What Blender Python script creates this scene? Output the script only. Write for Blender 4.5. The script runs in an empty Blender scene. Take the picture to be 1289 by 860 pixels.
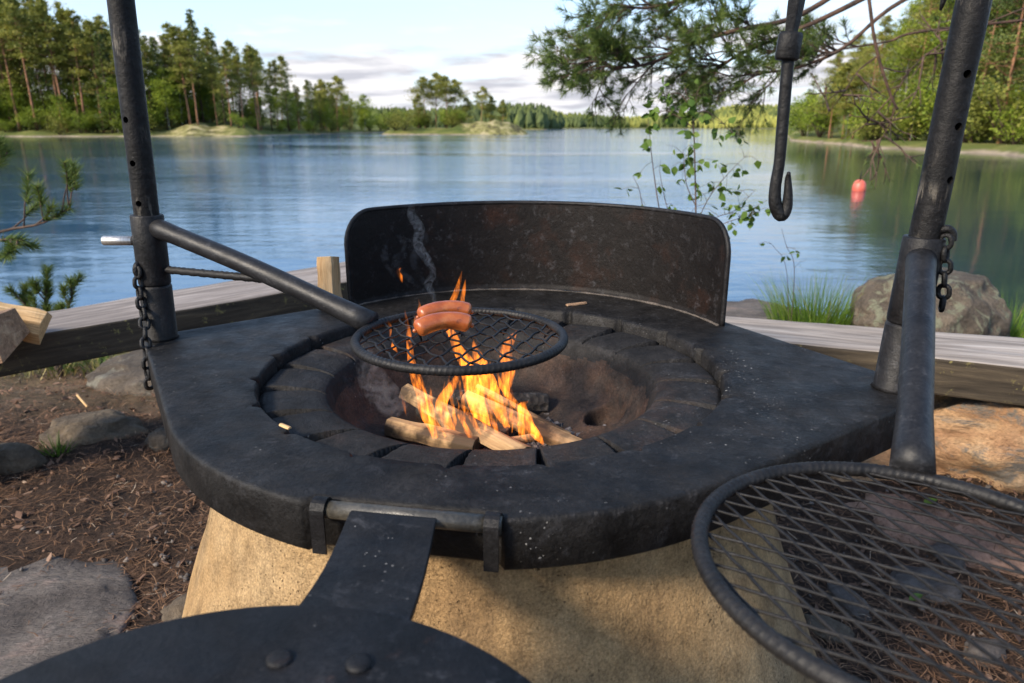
import bpy, bmesh, math, random
from mathutils import Vector, Matrix, Quaternion, noise, geometry

R = math.radians
scene = bpy.context.scene
COL = scene.collection
random.seed(7)

# ------------------------------------------------------------------ camera model (photo pixels 1289 x 860)
F, CX, CY, EYE = 890.0, 644.5, 430.0, 0.95
PITCH = math.atan(270.0 / F)
SP, CP = math.sin(PITCH), math.cos(PITCH)
def ray(px, py):
    u, v = (px - CX) / F, (CY - py) / F
    return Vector((u, CP + v * SP, -SP + v * CP))
def at(px, py, y):
    d = ray(px, py); t = y / d.y
    return Vector((d.x * t, y, EYE + d.z * t))
def onz(px, py, z):
    d = ray(px, py); t = (z - EYE) / d.z
    return Vector((d.x * t, d.y * t, z))

# ------------------------------------------------------------------ mesh builder
class MB:
    def __init__(s): s.v, s.f, s.c, s.sm = [], [], [], []
    def add(s, vs, fs, tint=0.5, smooth=True):
        o = len(s.v); s.v += [tuple(v) for v in vs]
        for f in fs:
            s.f.append(tuple(i + o for i in f)); s.c.append(tint); s.sm.append(smooth)
    def tube(s, pts, radii, n=10, cap=True, tint=0.5, flat=1.0, closed=False, rib=None, smooth=True, up=None):
        pts = [Vector(p) for p in pts]
        if not hasattr(radii, '__len__'): radii = [radii] * len(pts)
        m = len(pts); vs = []; prev = None; acc = 0.0
        for i, p in enumerate(pts):
            if closed: t = pts[(i + 1) % m] - pts[i - 1]
            else: t = pts[min(i + 1, m - 1)] - pts[max(i - 1, 0)]
            if t.length < 1e-9: t = Vector((0, 0, 1))
            t.normalize()
            if i: acc += (p - pts[i - 1]).length
            if prev is None:
                a = up if up is not None else (Vector((0, 0, 1)) if abs(t.z) < 0.9 else Vector((1, 0, 0)))
                x = (a - t * a.dot(t)).normalized()
            else:
                x = prev - t * prev.dot(t)
                x = x.normalized() if x.length > 1e-6 else prev
            prev = x; y = t.cross(x)
            for k in range(n):
                an = 2 * math.pi * k / n; r = radii[i]
                if rib:
                    q = math.cos(2 * math.pi * acc / rib[0] + an)
                    r *= 1 + rib[1] * max(0.0, q) ** 2
                vs.append(p + x * math.cos(an) * r + y * math.sin(an) * r * flat)
        fs = []
        for i in range(m if closed else m - 1):
            j = (i + 1) % m
            for k in range(n):
                l = (k + 1) % n
                fs.append((i * n + k, i * n + l, j * n + l, j * n + k))
        if cap and not closed:
            fs.append(tuple(range(n - 1, -1, -1))); fs.append(tuple((m - 1) * n + k for k in range(n)))
        s.add(vs, fs, tint, smooth)
    def box(s, c, size, rot=None, tint=0.5):
        c = Vector(c); hx, hy, hz = [q / 2 for q in size]
        vs = [Vector((x, y, z)) for x in (-hx, hx) for y in (-hy, hy) for z in (-hz, hz)]
        if rot is not None: vs = [rot @ v for v in vs]
        s.add([v + c for v in vs], [(0, 1, 3, 2), (4, 6, 7, 5), (0, 4, 5, 1), (2, 3, 7, 6), (0, 2, 6, 4), (1, 5, 7, 3)], tint, False)
    def lathe(s, prof, n=48, c=(0, 0, 0), close_top=True, close_bot=True, smooth=True, tint=0.5):
        c = Vector(c); vs = []; fs = []
        for (r, z) in prof:
            for k in range(n):
                a = 2 * math.pi * k / n
                vs.append(c + Vector((r * math.cos(a), r * math.sin(a), z)))
        m = len(prof)
        for i in range(m - 1):
            for k in range(n):
                l = (k + 1) % n
                fs.append((i * n + k, i * n + l, (i + 1) * n + l, (i + 1) * n + k))
        if close_bot: fs.append(tuple(range(n - 1, -1, -1)))
        if close_top: fs.append(tuple((m - 1) * n + k for k in range(n)))
        s.add(vs, fs, tint, smooth)
    def leaf(s, p, d, up, L, W, tint):
        d = d.normalized(); w = d.cross(up)
        w = w.normalized() * W if w.length > 1e-5 else Vector((W, 0, 0))
        s.add([p, p + d * L * .5 + w, p + d * L, p + d * L * .5 - w], [(0, 1, 2, 3)], tint, False)
    def needle(s, p, d, L, W, tint):
        w = d.cross(Vector((random.uniform(-1, 1), random.uniform(-1, 1), random.uniform(-1, 1))))
        if w.length < 1e-5: return
        w = w.normalized() * W
        s.add([p - w, p + w, p + d * L], [(0, 1, 2)], tint, False)
    def build(s, name, mat, parent=None, loc=None, bevel=0, bseg=2, rot=None, origin=None):
        me = bpy.data.meshes.new(name)
        vs = s.v
        if origin is not None:
            o = Vector(origin); vs = [tuple(Vector(v) - o) for v in vs]
        elif parent is not None and loc is None:
            o = WORLD[parent.name]; vs = [tuple(Vector(v) - o) for v in vs]
        me.from_pydata(vs, [], s.f)
        me.polygons.foreach_set('use_smooth', s.sm)
        a = me.attributes.new('tint', 'FLOAT', 'FACE'); a.data.foreach_set('value', s.c)
        me.materials.append(mat); me.update()
        ob = bpy.data.objects.new(name, me); COL.objects.link(ob)
        if parent is not None: ob.parent = parent
        if origin is not None: ob.location = Vector(origin) - (WORLD[parent.name] if parent is not None else Vector())
        if loc is not None: ob.location = loc
        if rot is not None: ob.rotation_euler = rot
        if bevel:
            b = ob.modifiers.new('bevel', 'BEVEL'); b.width = bevel; b.segments = bseg; b.limit_method = 'ANGLE'; b.angle_limit = R(35)
        WORLD[ob.name] = Vector(ob.location) + (WORLD[parent.name] if parent is not None else Vector())
        return ob
WORLD = {}
def tag(o, label=None, cat=None, group=None, kind=None):
    if label: o['label'] = label
    if cat: o['category'] = cat
    if group: o['group'] = group
    if kind: o['kind'] = kind
    return o
def empty(name, loc, label, cat, group=None):
    o = bpy.data.objects.new(name, None); COL.objects.link(o); o.location = loc; o.empty_display_size = .1
    WORLD[o.name] = Vector(loc)
    return tag(o, label, cat, group)
def copy_tree(o, parent=None):
    c = o.copy(); COL.objects.link(c)
    if parent is not None: c.parent = parent
    for ch in list(o.children): copy_tree(ch, c)
    return c
def rnd(a, b): return random.uniform(a, b)
def rvec():
    while True:
        v = Vector((rnd(-1, 1), rnd(-1, 1), rnd(-1, 1)))
        if .01 < v.length < 1: return v.normalized()
def smooth(a, b, x):
    t = min(1, max(0, (x - a) / (b - a))); return t * t * (3 - 2 * t)
def spline(pts, n):
    pts = [Vector(p) for p in pts]; out = []
    P = [pts[0] * 2 - pts[1]] + pts + [pts[-1] * 2 - pts[-2]]
    m = len(pts) - 1
    for i in range(n + 1):
        t = i / n * m; k = min(int(t), m - 1); t -= k
        a, b, c, d = P[k:k + 4]
        out.append(.5 * ((2 * b) + (c - a) * t + (2 * a - 5 * b + 4 * c - d) * t * t + (3 * b - a - 3 * c + d) * t ** 3))
    return out
def lerp_list(vals, n):
    m = len(vals) - 1; out = []
    for i in range(n + 1):
        t = i / n * m; k = min(int(t), m - 1); t -= k
        out.append(vals[k] * (1 - t) + vals[k + 1] * t)
    return out

# ------------------------------------------------------------------ materials
class NT:
    def __init__(s, name):
        s.m = bpy.data.materials.new(name); s.m.use_nodes = True
        s.t = s.m.node_tree; s.t.nodes.clear()
        s.out = s.n('ShaderNodeOutputMaterial')
    def n(s, typ, **kw):
        x = s.t.nodes.new(typ)
        for k, v in kw.items(): setattr(x, k, v)
        return x
    def l(s, a, b): s.t.links.new(a, b)
    def coord(s, which='Object', scale=(1, 1, 1)):
        tc = s.n('ShaderNodeTexCoord'); mp = s.n('ShaderNodeMapping')
        mp.inputs['Scale'].default_value = scale
        s.l(tc.outputs[which], mp.inputs['Vector']); return mp.outputs[0]
    def noise(s, vec, scale, detail=6, rough=.55, dist=0):
        x = s.n('ShaderNodeTexNoise'); x.inputs['Scale'].default_value = scale; x.inputs['Detail'].default_value = detail
        x.inputs['Roughness'].default_value = rough; x.inputs['Distortion'].default_value = dist
        if vec is not None: s.l(vec, x.inputs['Vector'])
        return x.outputs['Fac']
    def voro(s, vec, scale, feature='F1'):
        x = s.n('ShaderNodeTexVoronoi', feature=feature); x.inputs['Scale'].default_value = scale
        s.l(vec, x.inputs['Vector']); return x
    def ramp(s, fac, stops, interp='LINEAR'):
        x = s.n('ShaderNodeValToRGB'); e = x.color_ramp.elements; x.color_ramp.interpolation = interp
        for i, (p, c) in enumerate(stops):
            if not hasattr(c, '__len__'): c = (c, c, c)
            q = e[i] if i < 2 else e.new(p)
            q.position = p; q.color = (*c, 1)
        s.l(fac, x.inputs[0]); return x.outputs[0]
    def mix(s, fac, a, b, blend='MIX'):
        x = s.n('ShaderNodeMix', data_type='RGBA', blend_type=blend)
        for sock, v in ((x.inputs[0], fac), (x.inputs[6], a), (x.inputs[7], b)):
            if hasattr(v, 'is_output'): s.l(v, sock)
            elif hasattr(v, '__len__'): sock.default_value = (*v, 1)
            else: sock.default_value = v
        return x.outputs[2]
    def math(s, op, a, b=None, clamp=False):
        x = s.n('ShaderNodeMath', operation=op); x.use_clamp = clamp
        for i, v in enumerate((a, b)):
            if v is None: continue
            if hasattr(v, 'is_output'): s.l(v, x.inputs[i])
            else: x.inputs[i].default_value = v
        return x.outputs[0]
    def bump(s, h, strength=.3, dist=.01, prev=None):
        x = s.n('ShaderNodeBump'); x.inputs['Strength'].default_value = strength; x.inputs['Distance'].default_value = dist
        s.l(h, x.inputs['Height'])
        if prev is not None: s.l(prev, x.inputs['Normal'])
        return x.outputs[0]
    def bsdf(s, color, rough=.7, metallic=0, normal=None, **kw):
        x = s.n('ShaderNodeBsdfPrincipled')
        for sock, v in (('Base Color', color), ('Roughness', rough), ('Metallic', metallic), ('Normal', normal)):
            if v is None: continue
            if hasattr(v, 'is_output'): s.l(v, x.inputs[sock])
            elif hasattr(v, '__len__'): x.inputs[sock].default_value = (*v, 1)
            else: x.inputs[sock].default_value = v
        for k, v in kw.items(): x.inputs[k.replace('_', ' ')].default_value = v
        s.l(x.outputs[0], s.out.inputs[0]); return x

def mat_steel(name, base=(.022, .021, .024), hi=(.05, .048, .053), rust=0.0, specks=.5, rough=(.42, .62), scratch=False, rustcol=(.085, .036, .02), bump=.35, spec=.32):
    t = NT(name); v = t.coord()
    n1 = t.noise(v, 22, 10, .68); c = t.ramp(n1, [(.36, base), (.66, hi)])
    n0 = t.noise(v, 2.6, 5)
    if rust:
        nr = t.noise(v, 13, 8, .65)
        f = t.ramp(t.math('ADD', t.math('MULTIPLY', nr, .6), t.math('MULTIPLY', n0, .5)), [(.62 - rust * .3, 0.0), (.78 - rust * .25, 1.0)])
        c = t.mix(f, c, rustcol)
    if specks:
        vo = t.voro(v, 210); sp = t.ramp(t.math('MULTIPLY', vo.outputs['Distance'], t.ramp(t.noise(v, 190, 2, .5), [(.35, .45), (.65, 2.6)])), [(.10, 1.0), (.17, 0.0)])
        gate = t.ramp(t.math('ADD', t.math('MULTIPLY', t.noise(v, 31, 4, .6), .5), t.math('MULTIPLY', t.noise(v, 4.2, 4, .6), .5)), [(.63 - specks * .06, 0.0), (.68 - specks * .05, .8)])
        c = t.mix(t.math('MULTIPLY', sp, gate), c, (.33, .32, .3))
        du = t.ramp(t.noise(v, 55, 8, .75), [(.55, 0.0), (.8, .5)])
        c = t.mix(t.math('MULTIPLY', du, t.ramp(n0, [(.40, 0.0), (.6, 1.0)])), c, (.12, .12, .13))
        sm = t.ramp(t.noise(v, 11, 9, .72, 1.2), [(.56, 0.0), (.74, 1.0)]); c = t.mix(t.math('MULTIPLY', sm, .16 * specks), c, (.15, .15, .165))
        pt = t.voro(v, 75); ps = t.ramp(pt.outputs['Distance'], [(.06, 1.0), (.11, 0.0)]); pg_ = t.ramp(t.noise(v, 12, 3), [(.5, 0.0), (.62, .8)]); c = t.mix(t.math('MULTIPLY', t.math('MULTIPLY', ps, pg_), min(1.0, specks)), c, (.16, .155, .15))
    if scratch:
        sv = t.coord(scale=(60, 60, 9)); sc = t.ramp(t.noise(sv, 1.6, 7, .7), [(.53, 0.0), (.60, 1.0)])
        g2 = t.ramp(t.noise(v, 5, 4), [(.42, 0.0), (.62, 1.0)])
        c = t.mix(t.math('MULTIPLY', sc, g2), c, (.34, .30, .24))
    rg = t.ramp(t.noise(v, 24, 6), [(.3, rough[0]), (.75, rough[1])])
    gr = t.noise(v, 260, 4, .7); c = t.mix(1.0, c, t.ramp(gr, [(.3, .55), (.7, 1.45)]), 'MULTIPLY')
    b = t.bump(gr, bump, .0012); b = t.bump(t.noise(v, 70, 6, .65), bump * .9, .004, b); b = t.bump(n1, bump * .5, .008, b)
    t.bsdf(c, rg, .0, b, Specular_IOR_Level=spec)
    return t.m

M = {}
M['steel'] = mat_steel('black_steel', base=(.004, .0038, .004), hi=(.014, .013, .0135), specks=.4, spec=.24)
M['plate'] = mat_steel('plate_steel', base=(.0032, .003, .003), hi=(.0165, .0152, .0145), specks=1.0, rough=(.45, .72), bump=.6, spec=.21)
M['bowl'] = mat_steel('bowl_steel', base=(.006, .0056, .0056), hi=(.020, .0185, .018), spec=.25, rust=.10, specks=.9, rough=(.6, .85), rustcol=(.040, .024, .017), bump=.8)
M['shield'] = mat_steel('shield_steel', base=(.004, .003, .0027), hi=(.0075, .0056, .0048), spec=.2, rust=.06, specks=.12, rough=(.5, .72), rustcol=(.022, .009, .005), bump=.4)
M['post'] = mat_steel('scratched_steel', base=(.004, .0038, .0038), hi=(.010, .009, .009), scratch=True, specks=.3, bump=.45, spec=.2)
M['arm'] = mat_steel('painted_steel_tube', base=(.007, .007, .0078), hi=(.016, .016, .0175), specks=.3, rough=(.38, .55), bump=.2, spec=.28)
M['iron'] = mat_steel('wrought_iron', spec=.25, base=(.004, .004, .0045), hi=(.014, .0135, .0135), specks=.0, rough=(.42, .62), bump=.6)
M['rebar'] = mat_steel('rebar_iron', spec=.26, base=(.005, .005, .0055), hi=(.017, .016, .016), rust=0, specks=.0, rough=(.42, .62))
M['lid'] = mat_steel('lid_steel', base=(.0035, .0035, .004), hi=(.010, .010, .0115), rust=.02, specks=.35, rough=(.5, .75), spec=.22)
M['bowl_in'] = mat_steel('firelit_rusty_bowl_steel', base=(.014, .0105, .009), hi=(.042, .032, .026), rust=.42, specks=.6, rough=(.65, .88), rustcol=(.078, .044, .028), bump=.7, spec=.25)  # rusty brown, brightened so firelight is painted into the bowl's inside
M['strap'] = mat_steel('strap_steel', base=(.0035, .0035, .004), hi=(.011, .011, .012), specks=1.8, rough=(.45, .7), spec=.22)
M['seam'] = mat_steel('weld_seam_steel', base=(.03, .026, .022), hi=(.12, .10, .085), specks=.2, rough=(.7, .9))
M['hinge'] = mat_steel('worn_hinge_steel', base=(.02, .018, .014), hi=(.07, .062, .048), specks=.2, rough=(.3, .5), spec=.6)
t = NT('bare_steel'); v = t.coord(scale=(40, 4, 4)); t.bsdf(t.ramp(t.noise(v, 8), [(.3, (.42, .39, .35)), (.7, (.62, .59, .55))]), .35, .8); M['bare'] = t.m

def mat_concrete():
    t = NT('sandy_concrete'); v = t.coord()
    n = t.noise(v, 5, 8, .6); c = t.ramp(n, [(.3, (.35, .215, .10)), (.48, (.49, .315, .15)), (.7, (.58, .41, .225))])
    sv = t.coord(scale=(9, 9, 1.3)); st = t.ramp(t.noise(sv, 1.8, 7, .65), [(.47, 0.0), (.7, .85)])
    c = t.mix(st, c, (.20, .13, .07)); c = t.mix(1.0, c, t.ramp(t.noise(v, 26, 7, .7), [(.3, .62), (.5, 1.0), (.7, 1.18)]), 'MULTIPLY')
    dr = t.ramp(t.noise(t.coord(scale=(14, 14, .8)), 1.4, 6, .7), [(.56, 0.0), (.68, .7)]); c = t.mix(dr, c, (.115, .075, .045))
    gv = t.noise(v, 2.1, 5, .6); c = t.mix(t.ramp(gv, [(.52, 0.0), (.72, .7)]), c, (.25, .185, .115))
    vo = t.voro(v, 150); pit = t.ramp(vo.outputs['Distance'], [(.1, 1.0), (.22, 0.0)])
    gate = t.ramp(t.noise(v, 9, 4), [(.46, 0.0), (.62, .9)])
    pg = t.math('MULTIPLY', pit, gate)
    c = t.mix(pg, c, (.09, .06, .035))
    gr = t.ramp(t.noise(v, 330, 3, .6), [(.35, .72), (.7, 1.2)]); c = t.mix(1.0, c, gr, 'MULTIPLY')
    h = t.math('SUBTRACT', t.noise(v, 140, 6, .7), t.math('MULTIPLY', pg, 1.2))
    b = t.bump(h, 1.0, .009); b = t.bump(t.noise(v, 45, 6, .7), .7, .012, b); b = t.bump(n, .35, .02, b)
    t.bsdf(c, .92, 0, b, Specular_IOR_Level=.2); return t.m
M['concrete'] = mat_concrete()

def mat_rock(name, stops, lichen=None, lscale=9, scale=4, strata=(1, 1, 1), amount=.5, bump=.7, moss=None):
    t = NT(name); v = t.coord(scale=strata)
    n = t.noise(v, scale, 10, .62, .4); c = t.ramp(n, stops)
    f = t.noise(v, scale * 14, 5, .7); c = t.mix(1.0, c, t.ramp(f, [(.3, .68), (.7, 1.25)]), 'MULTIPLY')
    if lichen:
        vo = t.noise(v, lscale, 7, .7, .6); g = t.ramp(vo, [(.56 - amount * .1, 0.0), (.62 - amount * .08, 1.0)])
        c = t.mix(g, c, lichen)
        dk = t.ramp(t.noise(t.coord(scale=(1.3, 1.3, 1.3)), lscale * 1.6, 7, .7), [(.6, 0.0), (.66, .85)]); c = t.mix(dk, c, (.045, .042, .038))
    if moss:
        mo = t.ramp(t.noise(v, 3, 6, .6), [(.56, 0.0), (.63, 1.0)]); c = t.mix(mo, c, moss)
    b = t.bump(t.noise(v, scale * 9, 8, .7), bump, .02); b = t.bump(n, bump, .05, b)
    t.bsdf(c, .88, 0, b, Specular_IOR_Level=.25); return t.m
M['rock_grey'] = mat_rock('grey_granite', [(.3, (.045, .036, .027)), (.5, (.095, .076, .058)), (.72, (.16, .13, .10))], lichen=(.16, .15, .12), lscale=7, strata=(1.2, 1, 2.2), amount=.1)
M['rock_slab'] = mat_rock('slab_granite', [(.3, (.045, .037, .032)), (.45, (.09, .076, .067)), (.58, (.14, .12, .105)), (.72, (.24, .17, .14))], strata=(1.2, 1.9, 2), scale=3.5, bump=.6)
M['rock_brown'] = mat_rock('brown_rock', [(.3, (.06, .045, .032)), (.5, (.125, .098, .07)), (.72, (.20, .16, .115))], scale=5)
M['rock_orange'] = mat_rock('orange_granite', [(.28, (.20, .115, .065)), (.42, (.47, .26, .135)), (.56, (.60, .37, .20)), (.75, (.62, .46, .30))], lichen=(.23, .20, .165), lscale=5, scale=6, strata=(1, 1, 2.2), amount=.0, bump=1.0)
M['rock_red'] = mat_rock('red_slab', [(.3, (.19, .115, .08)), (.5, (.34, .20, .135)), (.72, (.42, .29, .21))], scale=4, strata=(1.5, 1, 3))
M['rock_boulder'] = mat_rock('lichened_boulder', [(.3, (.05, .042, .034)), (.5, (.125, .10, .075)), (.72, (.22, .175, .125))], lichen=(.20, .20, .135), lscale=15, scale=6, amount=.35, bump=1.0)
M['rock_pale'] = mat_rock('pale_shore_rock', [(.3, (.20, .17, .14)), (.5, (.36, .31, .24)), (.72, (.5, .45, .34))], scale=.6, lichen=(.30, .30, .12), lscale=.3, amount=.2)

def mat_wood(name, stops, grain=(2, 40, 40), scale=1.0, rough=.8, knots=False, bump=.4, axis_noise=2.0, moss=None, stain=None, stain_at=(.45, .7), stain_scale=6):
    t = NT(name); v = t.coord(scale=grain)
    n = t.noise(v, scale, 8, .65, .8); c = t.ramp(n, stops)
    v2 = t.coord(scale=(grain[0] * 2, grain[1] * 3, grain[2] * 3)); f = t.noise(v2, scale, 5, .7)
    c = t.mix(1.0, c, t.ramp(f, [(.3, .62), (.6, 1.12)]), 'MULTIPLY')
    vn = t.coord()
    if stain: c = t.mix(t.ramp(t.noise(vn, stain_scale, 6, .6), [(stain_at[0], 0.0), (stain_at[1], .92)]), c, stain)
    if moss:
        mo = t.ramp(t.noise(vn, 45, 6, .75), [(.58, 0.0), (.64, 1.0)]); gt = t.ramp(t.noise(vn, 5, 3), [(.45, 0.0), (.6, 1.0)])
        c = t.mix(t.math('MULTIPLY', mo, gt), c, moss)
    b = t.bump(f, bump, .004); b = t.bump(n, bump, .008, b)
    t.bsdf(c, rough, 0, b, Specular_IOR_Level=.3); return t.m
M['plank_grey'] = mat_wood('weathered_plank', [(.3, (.11, .092, .08)), (.5, (.235, .20, .175)), (.7, (.36, .315, .285))], grain=(2.2, 30, 30))
M['plank_pale'] = mat_wood('pale_weathered_plank', [(.3, (.13, .105, .085)), (.5, (.29, .25, .215)), (.7, (.43, .38, .335))], grain=(2.0, 26, 26))
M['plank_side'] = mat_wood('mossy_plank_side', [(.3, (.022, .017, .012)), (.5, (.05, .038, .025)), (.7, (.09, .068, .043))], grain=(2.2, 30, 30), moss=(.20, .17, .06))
M['split'] = mat_wood('split_birch', [(.3, (.36, .21, .09)), (.5, (.52, .33, .155)), (.7, (.64, .45, .25))], grain=(5, 70, 70), rough=.7, bump=.25)
M['split_burn'] = mat_wood('scorched_birch', stain=(.03, .02, .014), stain_at=(.46, .58), stain_scale=11, stops=[(.3, (.26, .15, .07)), (.5, (.42, .27, .135)), (.7, (.52, .35, .19))], grain=(5, 70, 70), rough=.75, bump=.25)
M['bark_log'] = mat_wood('log_bark', [(.3, (.17, .10, .06)), (.5, (.32, .20, .12)), (.7, (.45, .31, .19))], grain=(8, 30, 30), bump=.9)

def mat_tint(name, stops, rough=.6, noise_scale=0, trans=0.0, spec=.3):
    t = NT(name); a = t.n('ShaderNodeAttribute', attribute_name='tint')
    fac = a.outputs['Fac']
    if noise_scale:
        fac = t.math('ADD', t.math('MULTIPLY', fac, .75), t.math('MULTIPLY', t.noise(t.coord(), noise_scale, 3), .25))
    c = t.ramp(fac, stops)
    b = t.bsdf(c, rough, Specular_IOR_Level=spec)
    if trans:
        tr = t.n('ShaderNodeBsdfTranslucent'); t.l(c, tr.inputs[0])
        mx = t.n('ShaderNodeMixShader'); mx.inputs[0].default_value = trans
        t.l(b.outputs[0], mx.inputs[1]); t.l(tr.outputs[0], mx.inputs[2]); t.l(mx.outputs[0], t.out.inputs[0])
    return t.m
M['pine_leaf'] = mat_tint('pine_foliage', [(0, (.085, .105, .02)), (.5, (.20, .215, .038)), (1, (.33, .31, .06))], trans=.32)
M['spruce_leaf'] = mat_tint('spruce_foliage', [(0, (.045, .07, .02)), (.5, (.10, .135, .03)), (1, (.18, .20, .042))], trans=.2)
M['birch_leaf'] = mat_tint('birch_foliage', [(0, (.09, .14, .014)), (.5, (.19, .255, .024)), (1, (.28, .33, .034))], trans=.35)
M['needle_near'] = mat_tint('green_needles', [(0, (.04, .085, .024)), (.5, (.105, .155, .03)), (1, (.22, .23, .055))], trans=.3)
M['leaf_near'] = mat_tint('young_leaves', [(0, (.05, .10, .015)), (.5, (.09, .16, .02)), (1, (.15, .22, .04))], trans=.35)
M['grass'] = mat_tint('grass_blades', [(0, (.06, .14, .012)), (.5, (.12, .21, .022)), (.8, (.18, .27, .03)), (1, (.30, .26, .09))], trans=.3)
M['drygrass'] = mat_tint('dry_grass', [(0, (.10, .11, .025)), (.5, (.22, .19, .06)), (1, (.36, .29, .12))], trans=.25)
M['litter'] = mat_tint('pine_litter', [(0, (.025, .015, .010)), (.35, (.085, .045, .024)), (.7, (.19, .10, .052)), (.92, (.30, .18, .10)), (1, (.42, .33, .24))], rough=.8)
M['chips'] = mat_tint('bark_chips', [(0, (.05, .03, .022)), (.5, (.15, .085, .055)), (.85, (.26, .17, .12)), (1, (.5, .4, .29))], rough=.85, noise_scale=60)
M['gravel'] = mat_tint('gravel', [(0, (.04, .033, .03)), (.5, (.10, .088, .08)), (1, (.21, .18, .155))], rough=.9, noise_scale=80)
M['far_forest'] = mat_tint('far_forest', [(0, (.055, .08, .036)), (.5, (.12, .15, .042)), (1, (.32, .32, .075))], rough=.9, trans=.15)
t = NT('pine_bark'); v = t.coord(scale=(1, 1, .35)); t.bsdf(t.ramp(t.noise(v, 6, 6), [(.35, (.12, .065, .04)), (.55, (.30, .145, .075)), (.75, (.44, .22, .11))]), .9); M['pine_bark'] = t.m
t = NT('birch_bark'); v = t.coord(scale=(1, 1, 3)); t.bsdf(t.ramp(t.noise(v, 3, 5), [(.40, (.04, .036, .03)), (.52, (.22, .20, .17)), (.75, (.42, .40, .36))]), .8); M['birch_bark'] = t.m
t = NT('dark_bark'); v = t.coord(); t.bsdf(t.ramp(t.noise(v, 30, 6), [(.35, (.035, .024, .018)), (.65, (.11, .065, .045))]), .9, normal=t.bump(t.noise(v, 90, 5), .6, .004)); M['twig'] = t.m
t = NT('red_bark'); v = t.coord(); t.bsdf(t.ramp(t.noise(v, 25, 6), [(.35, (.028, .018, .013)), (.65, (.10, .053, .034))]), .9, normal=t.bump(t.noise(v, 60, 5), .6, .006)); M['red_twig'] = t.m
t = NT('buoy_plastic'); v = t.coord(); t.bsdf(t.ramp(t.noise(v, 9), [(.3, (.50, .085, .055)), (.7, (.62, .14, .095))]), .45); M['buoy'] = t.m

# sausage skin
t = NT('sausage_skin'); v = t.coord()
c = t.ramp(t.noise(v, 45, 5, .6), [(.3, (.22, .045, .010)), (.52, (.34, .085, .020)), (.75, (.43, .14, .042))])
ch = t.ramp(t.noise(t.coord(scale=(1, 1, 2)), 60, 6, .65), [(.58, 0.0), (.70, .75)]); c = t.mix(ch, c, (.12, .03, .012))
b = t.bump(t.noise(v, 210, 5, .65), .35, .002)
bs = t.bsdf(c, .34, 0, b, Coat_Weight=.2, Coat_Roughness=.15, Subsurface_Weight=.12); bs.inputs['Subsurface Radius'].default_value = (.008, .003, .001)
M['sausage'] = t.m

# fire and smoke
def mat_flame():
    t = NT('flame'); v = t.coord(scale=(1, 1, .22))
    n = t.noise(v, 130, 4, .6, 1.2)
    d = t.ramp(n, [(.40, 0.0), (.52, .45), (.68, 1.9)])
    em = t.n('ShaderNodeEmission'); em.inputs[0].default_value = (1, .24, .016, 1)
    t.l(t.math('MULTIPLY', d, FLAME), em.inputs[1]); t.l(em.outputs[0], t.out.inputs['Volume'])
    return t.m
FLAME = 86.0
M['flame'] = mat_flame()
def mat_smoke(name, dens, col, sc=70):
    t = NT(name); v = t.coord()
    d = t.ramp(t.noise(v, sc, 5, .6, 2.0), [(.42, 0.0), (.7, 1.0)])
    p = t.n('ShaderNodeVolumeScatter'); p.inputs['Color'].default_value = (*col, 1); p.inputs['Anisotropy'].default_value = .2
    t.l(t.math('MULTIPLY', d, dens), p.inputs['Density']); t.l(p.outputs[0], t.out.inputs['Volume']); return t.m
M['smoke'] = mat_smoke('blue_smoke', 13, (.74, .85, 1.0))
M['smoke_thin'] = mat_smoke('thin_smoke', 2.6, (.66, .78, 1.0), 35)
M['smoke_pit'] = mat_smoke('grey_smoke', 8, (.93, .90, .93), 45)
t = NT('charred_wood'); v = t.coord(); t.bsdf(t.ramp(t.noise(v, 60, 7, .7), [(.35, (.010, .009, .009)), (.58, (.028, .025, .023)), (.74, (.13, .12, .115))]), .95, normal=t.bump(t.voro(v, 90).outputs['Distance'], .9, .006)); M['charred'] = t.m
t = NT('ash'); v = t.coord(); t.bsdf(t.ramp(t.noise(v, 90, 6, .7), [(.35, (.03, .028, .028)), (.6, (.16, .15, .15)), (.8, (.36, .35, .34))]), .95, normal=t.bump(t.noise(v, 90, 5), .8, .01)); M['ash'] = t.m

# ------------------------------------------------------------------ terrain
def interp(x, tab):
    if x <= tab[0][0]: return tab[0][1]
    for (a, fa), (b, fb) in zip(tab, tab[1:]):
        if x <= b: return fa + (fb - fa) * (x - a) / (b - a)
    return tab[-1][1]
WATER = -0.30
LEFT = [(-3, 70), (-.95, 92), (-.72, 99), (-.5, 101), (-.36, 103), (-.30, 122), (-.24, 146), (-.2, 166), (-.14, 185), (-.12, 400)]
RIGHT = [(.36, 400), (.375, 74), (.42, 60), (.49, 47), (.58, 40), (.694, 33.5), (1.0, 27), (3, 16)]
def nz(x, y, s, o=4):
    return noise.fractal(Vector((x * s, y * s, 3.7)), .9, 2.1, o)
def near_h(x, y):
    e = 4.35 + .35 * math.sin(x * .9 + 1) + .25 * nz(x, y, .5) + .8 * smooth(.2, 1.6, x)
    h = .03 * nz(x, y, 1.3) + .012 * nz(x, y, 6)
    h += .14 * smooth(.55, 1.4, x) * smooth(.9, 1.9, y) * smooth(3.3, 2.3, y) - .06 * smooth(2.2, 3.6, y)
    h -= .05 * smooth(-.4, -1.6, x) * smooth(2.4, 3.6, y)
    k = smooth(e - (1.9 if x > .2 else 1.9 - 1.2 * smooth(.2, -.6, x)), e + .5, y)
    h = h * (1 - k) + k * (-.62)
    h -= 1.4 * smooth(e + .3, e + 5, y)
    if y < -1: h += .05 * (-1 - y) ** .8
    return h
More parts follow.
